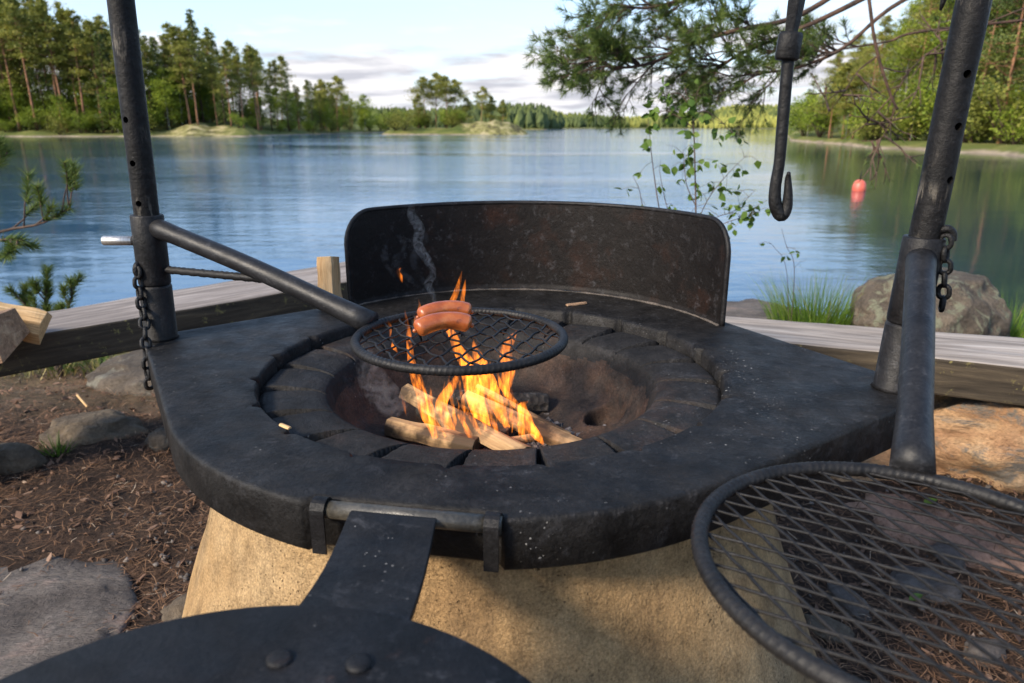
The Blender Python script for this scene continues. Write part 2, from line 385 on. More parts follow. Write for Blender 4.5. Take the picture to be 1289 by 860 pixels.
def hgt(x, y):
    h = near_h(x, y)
    if y > 12:
        u = x / y; n = nz(x, y, .06)
        if u < -.118:
            d = interp(u, LEFT) * (1 + .012 * math.sin(u * 90)); tt = y - d
            if tt > -8:
                up = smooth(-.22, -.5, u)
                b = WATER + .45 * smooth(-1, 3.5, tt) + .03 * min(45, max(0, tt)) * (1 - up) + up * 5.5 * smooth(2, 60, tt) + .45 * n * smooth(0, 6, tt) - .9 * smooth(0, -8, tt)
                b += (.9 + .5 * nz(x, y, .4)) * math.exp(-((u + .415) / .055) ** 2) * smooth(-.5, 7, tt)
                h = max(h, b)
        if u > .36:
            d = interp(u, RIGHT) * (1 + .02 * math.sin(u * 60)); tt = y - d
            if tt > -4:
                b = WATER + .4 * smooth(-.5, 1.6, tt) + 4.5 * smooth(4, 60, tt) + .3 * n * smooth(0, 6, tt) - .9 * smooth(0, -4, tt)
                h = max(h, b)
        # rocky island
        q = ((x + 11.5) / 12.5) ** 2 + ((y - 134) / 9) ** 2
        if q < 1.6: h = max(h, WATER - .6 + 1.7 * smooth(1.25, .55, q) + .2 * n)
        q = ((x + 4.4) / 8.0) ** 2 + ((y - 130) / 4.6) ** 2
        if q < 1.6: h = max(h, WATER - .7 + 2.9 * smooth(1.25, .1, q) + .35 * nz(x, y, .5))
        # far ridges
        if y > 300:
            k = smooth(-.34, -.2, u) * smooth(.085, .03, u)
            h = max(h, -2 + k * (2.4 * smooth(340, 352, y) + (1 + 4.5 * smooth(-.16, -.02, u)) * smooth(350, 430, y)) + 0)
            k = smooth(.0, .05, u) * smooth(.43, .36, u)
            h = max(h, -2 + k * (2.6 * smooth(620, 640, y) + (7 + 3.5 * math.sin(u * 26 + .6)) * smooth(640, 900, y)))
            k = smooth(.23, .30, u)
            h = max(h, -2 + k * (2.6 * smooth(540, 560, y) + 15 * smooth(560, 800, y)))
        if y > 900: h = max(h, -2 + 14 * smooth(900, 1400, y))
    return h
def build_ground():
    angs = []
    a = -180.0
    while a < 180:
        angs.append(a); a += .28 if -42 <= a < 42 else 4.0
    angs = [R(a) for a in angs]; na = len(angs)
    rs = [.12]
    while rs[-1] < 2600: rs.append(rs[-1] * (1.028 if rs[-1] < 900 else 1.2))
    vs = [(0, .3, hgt(0, .3))]; fs = []
    for r in rs:
        for a in angs:
            x, y = r * math.sin(a), r * math.cos(a) + (.3 if r < 10 else 0)
            vs.append((x, y, hgt(x, y)))
    for k in range(na): fs.append((0, 1 + (k + 1) % na, 1 + k))
    for i in range(len(rs) - 1):
        for k in range(na):
            l = (k + 1) % na
            fs.append((1 + i * na + k, 1 + i * na + l, 1 + (i + 1) * na + l, 1 + (i + 1) * na + k))
    m = MB(); m.add(vs, fs)
    t = NT('forest_ground'); v = t.coord()
    g = t.n('ShaderNodeNewGeometry'); sx = t.n('ShaderNodeSeparateXYZ'); t.l(g.outputs['Position'], sx.inputs[0])
    near = t.ramp(t.noise(v, 7, 8, .65), [(.3, (.022, .015, .012)), (.5, (.05, .033, .024)), (.7, (.10, .06, .04))])
    near = t.mix(1.0, near, t.ramp(t.noise(v, 130, 5, .75), [(.3, .55), (.7, 1.5)]), 'MULTIPLY')
    near = t.mix(t.ramp(t.noise(v, 38, 6, .7), [(.6, 0.0), (.7, .7)]), near, (.16, .095, .06))
    green = t.ramp(t.noise(v, .35, 8, .65), [(.3, (.055, .08, .02)), (.5, (.11, .125, .032)), (.7, (.21, .19, .07))])
    rocky = t.ramp(t.noise(v, .9, 8, .65), [(.3, (.15, .12, .09)), (.6, (.32, .26, .19)), (.75, (.42, .36, .27))])
    shore = t.ramp(t.math('ADD', t.math('ADD', sx.outputs[2], .5), t.math('MULTIPLY', t.noise(v, .5, 4), .35)), [(.42, 0.0), (.56, 1.0)])
    dvec = t.n('ShaderNodeVectorMath', operation='DISTANCE'); t.l(g.outputs['Position'], dvec.inputs[0]); dvec.inputs[1].default_value = (-2.6, 130, 1)
    isl = t.ramp(t.math('ADD', t.math('DIVIDE', dvec.outputs['Value'], 10.0), t.math('MULTIPLY', t.noise(v, .8, 5, .7), .5)), [(.72, 1.0), (.95, 0.0)])
    dv2 = t.n('ShaderNodeVectorMath', operation='DISTANCE'); t.l(g.outputs['Position'], dv2.inputs[0]); dv2.inputs[1].default_value = (-44.5, 104, 1)
    bank2 = t.ramp(t.math('ADD', t.math('DIVIDE', dv2.outputs['Value'], 10.0), t.math('MULTIPLY', t.noise(v, .8, 5, .7), .6)), [(.6, 1.0), (.95, 0.0)])
    far = t.mix(shore, rocky, green)
    far = t.mix(t.math('MAXIMUM', isl, bank2), far, t.ramp(t.noise(v, .7, 8, .7), [(.38, (.07, .06, .035)), (.48, (.20, .19, .065)), (.62, (.40, .34, .20))]))
    vy = t.ramp(t.math('MULTIPLY', sx.outputs[1], .02), [(.13, 0.0), (.2, 1.0)])
    bank = t.ramp(t.math('DIVIDE', sx.outputs[1], 10.0), [(.21, 0.0), (.29, 1.0)])
    edge = t.ramp(t.noise(v, 3.5, 8, .65), [(.3, (.10, .08, .045)), (.5, (.20, .15, .09)), (.7, (.29, .23, .16))])
    near = t.mix(bank, near, edge)
    c = t.mix(vy, near, far)
    b = t.bump(t.noise(v, 60, 8, .75), .9, .02); b = t.bump(t.noise(v, 14, 5), .6, .05, b)
    t.bsdf(c, .95, 0, b, Specular_IOR_Level=.15)
    tag(m.build('ground', t.m), kind='structure')
build_ground()

def build_water():
    t = NT('lake_water'); v = t.coord()
    g = t.n('ShaderNodeNewGeometry'); ln = t.n('ShaderNodeVectorMath', operation='LENGTH'); t.l(g.outputs['Position'], ln.inputs[0])
    w1 = t.noise(t.coord(scale=(.8, 1.6, 1)), 2.6, 5, .6, .4)
    w2 = t.noise(t.coord(scale=(.35, 1.0, 1)), .9, 4, .55, .6)
    w3 = t.noise(t.coord(scale=(1, 1.5, 1)), 11, 3, .5)
    patch = t.ramp(t.noise(t.coord(scale=(.30, 1.2, 1)), .05, 5, .6), [(.40, .12), (.58, 1.0)])
    sx = t.n('ShaderNodeSeparateXYZ'); t.l(g.outputs['Position'], sx.inputs[0]); X, Y = sx.outputs[0], sx.outputs[1]
    # sheltered water lies calmer in the lee of both shores
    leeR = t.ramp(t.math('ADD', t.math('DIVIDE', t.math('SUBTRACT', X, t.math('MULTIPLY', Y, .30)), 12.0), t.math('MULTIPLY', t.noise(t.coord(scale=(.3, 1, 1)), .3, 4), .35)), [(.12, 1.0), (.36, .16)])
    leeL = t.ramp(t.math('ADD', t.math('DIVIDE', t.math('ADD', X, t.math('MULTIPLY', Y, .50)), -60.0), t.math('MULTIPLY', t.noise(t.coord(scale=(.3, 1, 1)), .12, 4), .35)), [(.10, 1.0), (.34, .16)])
    h = t.math('ADD', t.math('MULTIPLY', w1, .5), t.math('MULTIPLY', w2, .8)); h = t.math('ADD', h, t.math('MULTIPLY', w3, .12))
    h = t.math('MULTIPLY', t.math('MULTIPLY', h, patch), t.math('MULTIPLY', leeR, leeL))
    b = t.bump(h, 1.0, .06)
    wc = t.mix(t.math('MULTIPLY', leeR, leeL), (.012, .028, .022), (.018, .082, .185))  # blue raised for reflected sky; dark tree reflections painted in the lee
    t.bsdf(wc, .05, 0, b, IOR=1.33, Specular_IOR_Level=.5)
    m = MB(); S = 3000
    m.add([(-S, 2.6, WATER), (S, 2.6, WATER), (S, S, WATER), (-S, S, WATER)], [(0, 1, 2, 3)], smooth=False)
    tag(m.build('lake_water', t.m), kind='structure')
build_water()

# ------------------------------------------------------------------ rocks
def rock(name, loc, size, seed, mat, label, sub=5, rough=.22, flat=.0, rot=0, group=None, cat='rock'):
    bm = bmesh.new(); bmesh.ops.create_icosphere(bm, subdivisions=sub, radius=1)
    off = Vector((seed * 3.1, seed * 1.7, seed * .9))
    for v in bm.verts:
        p = v.co.copy(); n = p.normalized()
        d = noise.fractal(p * 1.1 + off, 1.0, 2.0, 3) * rough * 1.3 + noise.fractal(p * 4 + off, .9, 2.0, 4) * rough * .28
        c = noise.cell(p * 1.6 + off) * rough * .35; d += (abs(noise.noise(p * 2.3 + off)) - .25) * -rough * .8 + noise.fractal(p * 12 + off, .8, 2.0, 3) * rough * .06
        v.co = n * (1 + d) + Vector((0, 0, 0))
        if flat and v.co.z > 1 - flat: v.co.z = (1 - flat) + (v.co.z - 1 + flat) * .25 + c * .1
        v.co = Vector((v.co.x * size[0], v.co.y * size[1], v.co.z * size[2]))
    me = bpy.data.meshes.new(name); bm.to_mesh(me); bm.free()
    me.polygons.foreach_set('use_smooth', [True] * len(me.polygons)); me.materials.append(mat)
    o = bpy.data.objects.new(name, me); COL.objects.link(o); o.location = loc; o.rotation_euler = (0, 0, rot)
    return tag(o, label, cat, group)
p = onz(45, 790, 0)
rock('rock_slab', (p.x - .17, p.y - .02, -.03), (.33, .36, .055), 3, M['rock_slab'], 'flat grey rock slab with pinkish patch set in the needle litter, nearest the round lid', rough=.16, flat=.45, rot=.3)
p = onz(118, 556, 0)
rock('rock', (p.x - .02, p.y + .05, .0), (.155, .11, .08), 8, M['rock_brown'], 'brown wedge shaped stone with a dark shaded end on the needle litter', rough=.2, flat=.3, rot=.1)
p = onz(150, 520, 0)
rock('rock', (p.x + .0, p.y + .45, -.03), (.33, .28, .12), 14, M['rock_grey'], 'broad grey boulder half buried under the bench, behind the brown wedge shaped stone', rough=.22, flat=.35, rot=-.2)
p = onz(206, 562, 0)
rock('rock', (p.x, p.y, .01), (.05, .045, .045), 21, M['rock_grey'], 'small grey stone beside the plate edge, right of the brown wedge shaped stone', sub=4)
p = onz(18, 588, 0)
rock('rock', (p.x - .02, p.y, .02), (.11, .05, .05), 25, M['rock_brown'], 'long dark rounded stone lying on the litter beside the small green tuft', sub=4, rough=.12)
p = onz(228, 775, 0)
rock('rock', (p.x + .02, p.y + .01, .0), (.06, .04, .03), 29, M['rock_brown'], 'small flat stone at the foot of the concrete base', sub=4)
p = onz(250, 640, 0)
# right side
rock('rock', (1.50, 1.80, .06), (.62, .36, .36), 33, M['rock_orange'], 'orange granite rock with grey lichen carrying the right bench', sub=6, rough=.2, flat=.32, rot=-.1)
rock('rock', (1.20, 1.46, -.01), (.33, .18, .10), 37, M['rock_red'], 'low reddish slab at the foot of the orange rock, behind the big grate', rough=.2, flat=.4, rot=-.3)
p = at(1165, 425, 3.1)
rock('boulder', (p.x + .02, 3.15, .07), (.38, .30, .265), 41, M['rock_boulder'], 'rounded brown boulder with green lichen behind the right bench', sub=6, rough=.16, flat=.1, rot=.5, cat='boulder')
rock('rock', (1.15, 3.55, -.10), (.52, .55, .16), 45, M['rock_slab'], 'flat grey shore rock beside the grass, behind the right bench', rough=.2, flat=.4)
for (px, py, s, k, lab) in [(1165, 745, (.07, .05, .03), 50, 'largest pale cobble seen through the mesh of the big grate'),
                            (1065, 765, (.06, .028, .02), 52, 'thin pale stone lying under the big grate, left of the largest cobble'),
                            (1240, 825, (.045, .03, .02), 54, 'small grey cobble under the near edge of the big grate'),
                            (1040, 795, (.05, .03, .018), 56, 'brown flat stone under the grate beside the concrete base'),
                            (1190, 715, (.05, .03, .02), 58, 'grey stone under the grate just beyond the largest cobble')]:
    p = onz(px, py, .0); rock('cobble', (p.x, p.y, hgt(p.x, p.y) + .005), s, k, M['rock_slab'] if k != 56 else M['rock_brown'], lab, sub=4, rot=k, cat='stone')

# ------------------------------------------------------------------ fire pit
PC = Vector((-.03, 1.01, 0)); ZT = .61          # bowl centre, plate top
LP = Vector((-.591, 1.143, ZT)); RP = Vector((.519, .903, ZT))
pit = empty('fire_pit', (PC.x, PC.y, ZT - .055), 'round black steel fire pit table with slotted bowl, curved wind shield and two posts', 'fire pit')
conc = MB()
NB = 96; prof = [(.395, ZT - .058), (.40, .50), (.43, .40), (.475, .27), (.53, .12), (.565, .0), (.58, -.08)]
vs = []; fs = []
rows = []
for i in range(len(prof) - 1):
    for k in range(8):
        q = k / 8; rows.append((prof[i][0] * (1 - q) + prof[i + 1][0] * q, prof[i][1] * (1 - q) + prof[i + 1][1] * q))
rows.append(prof[-1])
for (r, z) in rows:
    for k in range(NB):
        a = 2 * math.pi * k / NB; d = Vector((math.cos(a), math.sin(a), 0))
        q = r + .008 * noise.fractal(Vector((d.x * 2, d.y * 2, z * 4)), 1, 2, 4)
        vs.append((PC.x + d.x * q, PC.y + d.y * q, z))
for i in range(len(rows) - 1):
    for k in range(NB):
        l = (k + 1) % NB; fs.append((i * NB + k, (i + 1) * NB + k, (i + 1) * NB + l, i * NB + l))
# hollow top: an inner lip down to the chamber under the bowl
b0 = len(vs)
for (q, z) in ((.33, ZT - .058), (.33, .2)):
    for k in range(NB): a = 2 * math.pi * k / NB; vs.append((PC.x + q * math.cos(a), PC.y + q * math.sin(a), z))
for k in range(NB):
    l = (k + 1) % NB; fs.append((k, l, b0 + l, b0 + k)); fs.append((b0 + k, b0 + l, b0 + NB + l, b0 + NB + k))
fs.append(tuple(b0 + NB + k for k in range(NB)))
conc.add(vs, fs)
tag(conc.build('concrete_base', M['concrete'], origin=(PC.x, PC.y, 0)), 'sandy coloured concrete cone standing under the black fire pit table', 'pit base')

# shield arc circle
A, B_, C_ = onz(440, 385, ZT), onz(680, 364, ZT), onz(911, 410, ZT)
def circ(a, b, c):
    d = 2 * (a.x * (b.y - c.y) + b.x * (c.y - a.y) + c.x * (a.y - b.y))
    ux = ((a.x ** 2 + a.y ** 2) * (b.y - c.y) + (b.x ** 2 + b.y ** 2) * (c.y - a.y) + (c.x ** 2 + c.y ** 2) * (a.y - b.y)) / d
    uy = ((a.x ** 2 + a.y ** 2) * (c.x - b.x) + (b.x ** 2 + b.y ** 2) * (a.x - c.x) + (c.x ** 2 + c.y ** 2) * (b.x - a.x)) / d
    return Vector((ux, uy)), (Vector((a.x, a.y)) - Vector((ux, uy))).length
SC, SR = circ(A, B_, C_)
a0 = math.atan2(A.y - SC.y, A.x - SC.x); a1 = math.atan2(C_.y - SC.y, C_.x - SC.x)

# plate outline: hull of disc, tips and shield arc
pts = [(PC.x + .445 * math.cos(k * math.pi / 60), PC.y + .445 * math.sin(k * math.pi / 60)) for k in range(120)]
ax = Vector((RP.x - LP.x, RP.y - LP.y)).normalized()
for c, tr in ((Vector((LP.x, LP.y)) + ax * .006, .032), (Vector((RP.x, RP.y)) + ax * .004, .042)):
    pts += [(c.x + tr * math.cos(k * math.pi / 10), c.y + tr * math.sin(k * math.pi / 10)) for k in range(20)]
for k in range(25):
    a = a0 + (a1 - a0) * k / 24; pts.append((SC.x + (SR + .012) * math.cos(a), SC.y + (SR + .012) * math.sin(a)))
hull = geometry.convex_hull_2d([Vector(p) for p in pts]); out = [Vector(pts[i]) for i in hull]
if sum(out[i - 1].x * out[i].y - out[i].x * out[i - 1].y for i in range(len(out))) < 0: out.reverse()
# polar resample
NA = 480; RH = .335
def ray_hull(a):
    d = Vector((math.cos(a), math.sin(a))); o = Vector((PC.x, PC.y)); best = 0
    for i in range(len(out)):
        p, q = out[i - 1], out[i]; e = q - p
        den = d.x * e.y - d.y * e.x
        if abs(den) < 1e-12: continue
        w = p - o; t_ = (w.x * e.y - w.y * e.x) / den; s_ = (w.x * d.y - w.y * d.x) / den
        if t_ > 0 and -1e-6 <= s_ <= 1 + 1e-6: best = max(best, t_)
    return best
OUT = [ray_hull(2 * math.pi * k / NA) for k in range(NA)]
HV = Vector((.17, .985)).normalized(); HN = .423          # the rim is cut straight where the lid is hinged
for k in range(NA):
    a = 2 * math.pi * k / NA; cs = -(math.cos(a) * HV.x + math.sin(a) * HV.y)
    if cs > .2:
        r_ = HN / cs; lat = r_ * math.sqrt(max(0, 1 - cs * cs))
        if lat < .094: OUT[k] = min(OUT[k], r_)
NS = 20
def seg_phase(k): return (k / NA * NS + .35) % 1.0
vs = []; fs = []
TH = .056
ring_specs = [('h', -.0, -.030), ('h', -.0, -.006), ('h', .0035, -.0005)]
for k in range(NA):
    a = 2 * math.pi * k / NA; d = Vector((math.cos(a), math.sin(a), 0)); o = Vector((PC.x, PC.y, ZT)); R1 = OUT[k]
    sp_ = seg_phase(k); notch = .012 * max(0, 1 - min(sp_, 1 - sp_) / .08)
    col = []
    col.append(o + d * (RH + notch) + Vector((0, 0, -.035)))
    col.append(o + d * (RH + notch) + Vector((0, 0, -.005)))
    col.append(o + d * (RH + notch + .003) + Vector((0, 0, -.0008)))
    for q in (.04, .2, .4, .6, .8, .95):
        r = (RH + notch) * (1 - q) + (R1 - .008) * q; w = o + d * r
        w.z += .0016 * noise.fractal(Vector((w.x * 5, w.y * 5, 1)), 1, 2, 3); col.append(w)
    for (e, z) in ((.0055, 0), (.0024, -.0008), (.0007, -.0028), (0, -.0058), (0, -TH + .004), (.004, -TH), (.05, -TH)):
        col.append(o + d * (R1 - e) + Vector((0, 0, z)))
    vs += col
n = len(col)
for k in range(NA):
    l = (k + 1) % NA
    for i in range(n - 1): fs.append((k * n + i, k * n + i + 1, l * n + i + 1, l * n + i))
m = MB(); m.add(vs, fs); m.build('table_plate', M['plate'], pit)

# bowl with slotted segmented lip
prof = [(.352, -.036), (.342, -.031), (.335, -.023), (.329, -.0185), (.320, -.0175), (.311, -.0172), (.302, -.0172), (.292, -.0176), (.282, -.0182), (.272, -.0190), (.263, -.0202), (.256, -.0218), (.250, -.0240), (.245, -.027), (.240, -.036), (.235, -.048), (.230, -.060), (.224, -.074), (.217, -.088), (.208, -.1), (.198, -.108), (.185, -.112), (.172, -.113), (.158, -.117), (.142, -.124), (.124, -.131), (.105, -.135), (.085, -.137), (.06, -.138), (.03, -.138)]
holes = [onz(663, 508, ZT - .118), onz(762, 527, ZT - .112)]
NAB = 1200; vs = []; fs = []; P2 = []
for i in range(len(prof) - 1):
    for k in range(3):
        q = k / 3; P2.append((prof[i][0] * (1 - q) + prof[i + 1][0] * q, prof[i][1] * (1 - q) + prof[i + 1][1] * q))
P2.append(prof[-1])
for (r, z) in P2:
    for k in range(NAB):
        a = 2 * math.pi * k / NAB; zz = z
        if r > .235:
            ph = ((k / NAB) * NS + .35 - .16 * ((r - .335) / .09) ** 2) % 1.0
            w = .022 + .056 * smooth(.250, .335, r)          # slot half width
            e = min(ph, 1 - ph)
            dep = .10 * smooth(.243, .268, r)
            zz -= dep * (1 - smooth(w * .8, w * 1.05, e))
            zz += (-.004 * (ph - .5) * math.sin(a + .5)) * smooth(.25, .30, r)
        x, y = PC.x + r * math.cos(a), PC.y + r * math.sin(a)
        if r < .215:
            for h_ in holes:
                dd = math.hypot(x - h_.x, y - h_.y)
                zz -= .024 * (1 - smooth(.030, .033, dd)); zz += .004 * math.exp(-((dd - .037) / .004) ** 2)
        zz += .0012 * noise.fractal(Vector((x * 14, y * 14, z * 14)), 1, 2, 3)
        vs.append((x, y, ZT + zz))
nr = len(P2)
for i in range(nr - 1):
    for k in range(NAB):
        l = (k + 1) % NAB; fs.append((i * NAB + k, i * NAB + l, (i + 1) * NAB + l, (i + 1) * NAB + k))
fs.append(tuple((nr - 1) * NAB + k for k in range(NAB)))
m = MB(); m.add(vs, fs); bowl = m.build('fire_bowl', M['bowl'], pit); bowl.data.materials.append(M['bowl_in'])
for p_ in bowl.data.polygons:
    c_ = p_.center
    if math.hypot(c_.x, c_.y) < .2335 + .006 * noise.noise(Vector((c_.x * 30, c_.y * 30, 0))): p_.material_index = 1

# wind shield
NX, NYS = 90, 14; HS = .183
vs = []; fs = []
def sh_half(h):     # rounded upper corners, in angle
    rc = .062; full = abs(a1 - a0) / 2
    if h > HS - rc: return full - (rc - math.sqrt(max(0, rc * rc - (h - HS + rc) ** 2))) / SR
    return full
mid = (a0 + a1) / 2
hs = [-.002, .01, .03, .06, .09, .11, HS - .062, HS - .05, HS - .038, HS - .027, HS - .018, HS - .011, HS - .006, HS - .0025, HS - .0006, HS]
for side in (0, 1):
    rr = SR - (.0 if side else .006)
    for h in hs:
        ha = sh_half(h)
        for i in range(NX + 1):
            a = mid + ha * (1 - 2 * i / NX)
            vs.append((SC.x + rr * math.cos(a), SC.y + rr * math.sin(a), ZT + h + (.004 * math.sin(i / NX * math.pi))))
nh = len(hs); W_ = NX + 1
for side in (0, 1):
    o = side * nh * W_
    for j in range(nh - 1):
        for i in range(NX):
            q = (o + j * W_ + i, o + j * W_ + i + 1, o + (j + 1) * W_ + i + 1, o + (j + 1) * W_ + i)
            fs.append(q if side == 0 else q[::-1])
o = nh * W_
for j in range(nh - 1):
    for i in (0, NX): fs.append((j * W_ + i, (j + 1) * W_ + i, o + (j + 1) * W_ + i, o + j * W_ + i))
for i in range(NX):
    for j in (0, nh - 1): fs.append((j * W_ + i, j * W_ + i + 1, o + j * W_ + i + 1, o + j * W_ + i))
m = MB(); m.add(vs, fs, smooth=True)
rim = [(SC.x + (SR - .003) * math.cos(mid + sh_half(h) * s), SC.y + (SR - .003) * math.sin(mid + sh_half(h) * s), ZT + h) for s in (1,) for h in hs[:-1]]
sh = m.build('wind_shield', M['shield'], pit)
# rolled rim along the shield's edge
edge = [(h, 1) for h in hs] ; ptsE = []
for h in hs: ptsE.append((h, sh_half(h)))
for i in range(1, 24): ptsE.append((HS, sh_half(HS) * (1 - 2 * i / 24)))
for h in reversed(hs): ptsE.append((h, -sh_half(h)))
m = MB(); m.tube([(SC.x + (SR - .003) * math.cos(mid + s), SC.y + (SR - .003) * math.sin(mid + s), ZT + h + .004 * math.sin((1 - s / sh_half(0)) / 2 * math.pi)) for (h, s) in ptsE], .0045, 8)
m.build('shield_rim', M['steel'], sh)
# ash line where shield meets plate
m = MB(); m.tube([(SC.x + (SR - .011) * math.cos(mid + sh_half(0) * (1 - 2 * i / 60)), SC.y + (SR - .011) * math.sin(mid + sh_half(0) * (1 - 2 * i / 60)), ZT + .0005) for i in range(61)], [.0012 + .0022 * random.random() for _ in range(61)], 6)
m.build('weld_seam', M['seam'], sh)

# posts with drilled holes
def post(base, top, holes_px, name='post'):
    bm = bmesh.new()
    d = top - base; L = d.length
    q = d.to_track_quat('Z', 'Y')
    bmesh.ops.create_cone(bm, cap_ends=True, segments=40, radius1=.0188, radius2=.0188, depth=L)
    bmesh.ops.subdivide_edges(bm, edges=[e for e in bm.edges if abs(e.verts[0].co.z - e.verts[1].co.z) > .1], cuts=30)
    for v in bm.verts:
        v.co.x += .0012 * noise.noise(Vector((0, 0, v.co.z * 7))); v.co.y += .0012 * noise.noise(Vector((5, 0, v.co.z * 7)))
        v.co = q @ v.co + (base + top) / 2
    me = bpy.data.meshes.new(name); bm.to_mesh(me); bm.free()
    ob = bpy.data.objects.new(name, me); COL.objects.link(ob)
    cut = bmesh.new(); view = Vector((0, 0, EYE))
    for (px, py) in holes_px:
        # hole drilled at the height seen, along the direction across the post
        y = base.y; P = at(px, py, y); s = (P - base).dot(d) / d.dot(d); c = base + d * s
        dirn = (P - c); side = dirn - d.normalized() * dirn.dot(d.normalized())
        tow = view - c; tow -= d.normalized() * tow.dot(d.normalized()); tow.normalize()
        sl = side.length if side.length < .018 else .018
        nn = (tow * math.sqrt(max(0, .0188 ** 2 - sl ** 2)) + (side.normalized() * sl if side.length > 1e-5 else Vector())).normalized()
        M4 = Matrix.Translation(c + nn * .03) @ nn.to_track_quat('Z', 'Y').to_matrix().to_4x4()
        bmesh.ops.create_cone(cut, cap_ends=True, segments=20, radius1=.0048, radius2=.0048, depth=.07, matrix=M4)
    cm = bpy.data.meshes.new('cutter'); cut.to_mesh(cm); cut.free()
    co = bpy.data.objects.new('cutter', cm); COL.objects.link(co)
    b = ob.modifiers.new('b', 'BOOLEAN'); b.operation = 'DIFFERENCE'; b.solver = 'EXACT'; b.object = co
    dg = bpy.context.evaluated_depsgraph_get(); ev = ob.evaluated_get(dg)
    nm = bpy.data.meshes.new_from_object(ev); ob.modifiers.clear(); ob.data = nm
    bpy.data.objects.remove(co); 
    nm.transform(Matrix.Translation(-WORLD[pit.name]))
    nm.materials.clear(); nm.materials.append(M['post'])
    nm.polygons.foreach_set('use_smooth', [len(p.vertices) == 4 for p in nm.polygons])
    try: nm.set_sharp_from_angle(angle=R(40))
    except Exception: pass
    ob.parent = pit; WORLD[ob.name] = WORLD[pit.name]
    return ob
def top_of(base, px, z):      # point of the post at height z that shows on photo column line through px at y=0
    d = ray(px, 0); t_ = base.y / d.y; P = Vector((d.x * t_, base.y, EYE + d.z * t_))
    k = (z - base.z) / (P.z - base.z); return base + (P - base) * k
LT, RT = top_of(LP, 152, 1.85), top_of(RP, 1226, 1.85)
post(LP, LT, [(161, 151), (169, 205), (176, 255)])
post(RP, RT, [(1203, 160), (1191, 226), (1215, 95)])
for b_, tp in ((LP, LT), (RP, RT)):
    m = MB(); d = (tp - b_).normalized()
    m.tube([b_, b_ + d * .004, b_ + d * .088, b_ + d * .092], [.028, .0254, .0252, .024], 36)
    m.build('post_socket', M['steel'], pit)
m = MB(); m.tube([LT + Vector((0, 0, -.02)), RT + Vector((0, 0, -.02))], .018, 20); m.build('crossbar', M['post'], pit)

# hinged lid folded out to the front
hv = Vector((HV.x, HV.y, 0)); hp = Vector((HV.y, -HV.x, 0))
hc = Vector((PC.x, PC.y, ZT - .006)) - hv * (HN + .0115) + hp * .006
r0, r1 = hc - hp * .092, hc + hp * .090
m = MB(); m.tube([r0, r1], .0085, 18); m.build('hinge_rod', M['hinge'], pit)
for c in (r0 + hp * .008, r1 - hp * .008):
    prof_ = [(-.0115, -.042)] + [(-.0115 * math.cos(math.pi * k / 10), .0115 * math.sin(math.pi * k / 10)) for k in range(11)] + [(.0115, -.012), (.018, -.02), (.018, -.03)]
    prof_i = [(x * (1 - .0022 / max(.0022, math.hypot(x, max(0, z)))) if z > -.0125 else x - math.copysign(.0022, x), z * (1 - .0022 / max(.0022, math.hypot(x, max(0, z)))) if z > 0 else z) for (x, z) in prof_]
    vs = []; fs = []; q = len(prof_)
    for e in (-.007, .007):
        for P_ in (prof_, prof_i): vs += [c + hp * e + hv * x + Vector((0, 0, z)) for (x, z) in P_]
    for k in range(q - 1):
        fs += [(k, k + 1, 2 * q + k + 1, 2 * q + k), (q + k, 3 * q + k, 3 * q + k + 1, q + k + 1), (k, q + k, q + k + 1, k + 1), (2 * q + k, 2 * q + k + 1, 3 * q + k + 1, 3 * q + k)]
    fs += [(0, 2 * q, 3 * q, q), (q - 1, 2 * q - 1, 4 * q - 1, 3 * q - 1)]
    m = MB(); m.add(vs, fs, smooth=False); m.build('hinge_bracket', M['steel'], pit)
lid = bpy.data.objects.new('hinged_lid', None); COL.objects.link(lid); lid.parent = pit; WORLD[lid.name] = WORLD[pit.name]
tl, tr_ = hc - hp * .052 + Vector((0, 0, .0095)), hc + hp * .030 + Vector((0, 0, .0095))
bl, br = onz(368, 772, ZT + .008), onz(514, 785, ZT + .008)
nS = 14; vs = []; fs = []
for i in range(nS + 1):
    q = i / nS
    for side in (0, 1):
        a = (tl, tr_)[side] * (1 - q) + (bl, br)[side] * q
        z = .0 - .010 * math.sin(q * math.pi) * 1
        if q < .12: z -= (1 - q / .12) ** 2 * .006
        vs.append(a + Vector((0, 0, z))); vs.append(a + Vector((0, 0, z - .006)))
for i in range(nS):
    a = i * 4; b = a + 4
    fs += [(a, a + 2, b + 2, b), (a + 1, b + 1, b + 3, a + 3), (a, b, b + 1, a + 1), (a + 2, a + 3, b + 3, b + 2)]
fs += [(0, 1, 3, 2), (nS * 4, nS * 4 + 2, nS * 4 + 3, nS * 4 + 1)]
m = MB(); m.add(vs, fs, smooth=False); m.build('strap', M['strap'], lid, bevel=.001)
LZ = ZT + .022
e1, e2, e3 = onz(408, 761, LZ), onz(670, 857, LZ), onz(5, 851, LZ)
lc, lr = circ(e1, e2, e3)
m = MB(); m.lathe([(lr - .005, -.009), (lr, -.006), (lr, -.0015), (lr - .0015, 0), (lr * .7, .0008), (lr * .4, .001), (.02, .001)], 120, (lc.x, lc.y, LZ)); m.build('disc', M['lid'], lid)
for (px, py) in ((352, 832), (452, 838)):
    c = onz(px, py, LZ)
    m = MB(); m.lathe([(.008, -.001), (.008, .0025), (.0055, .0036), (.001, .004)], 24, (c.x, c.y, LZ)); m.build('bolt', M['lid'], lid)

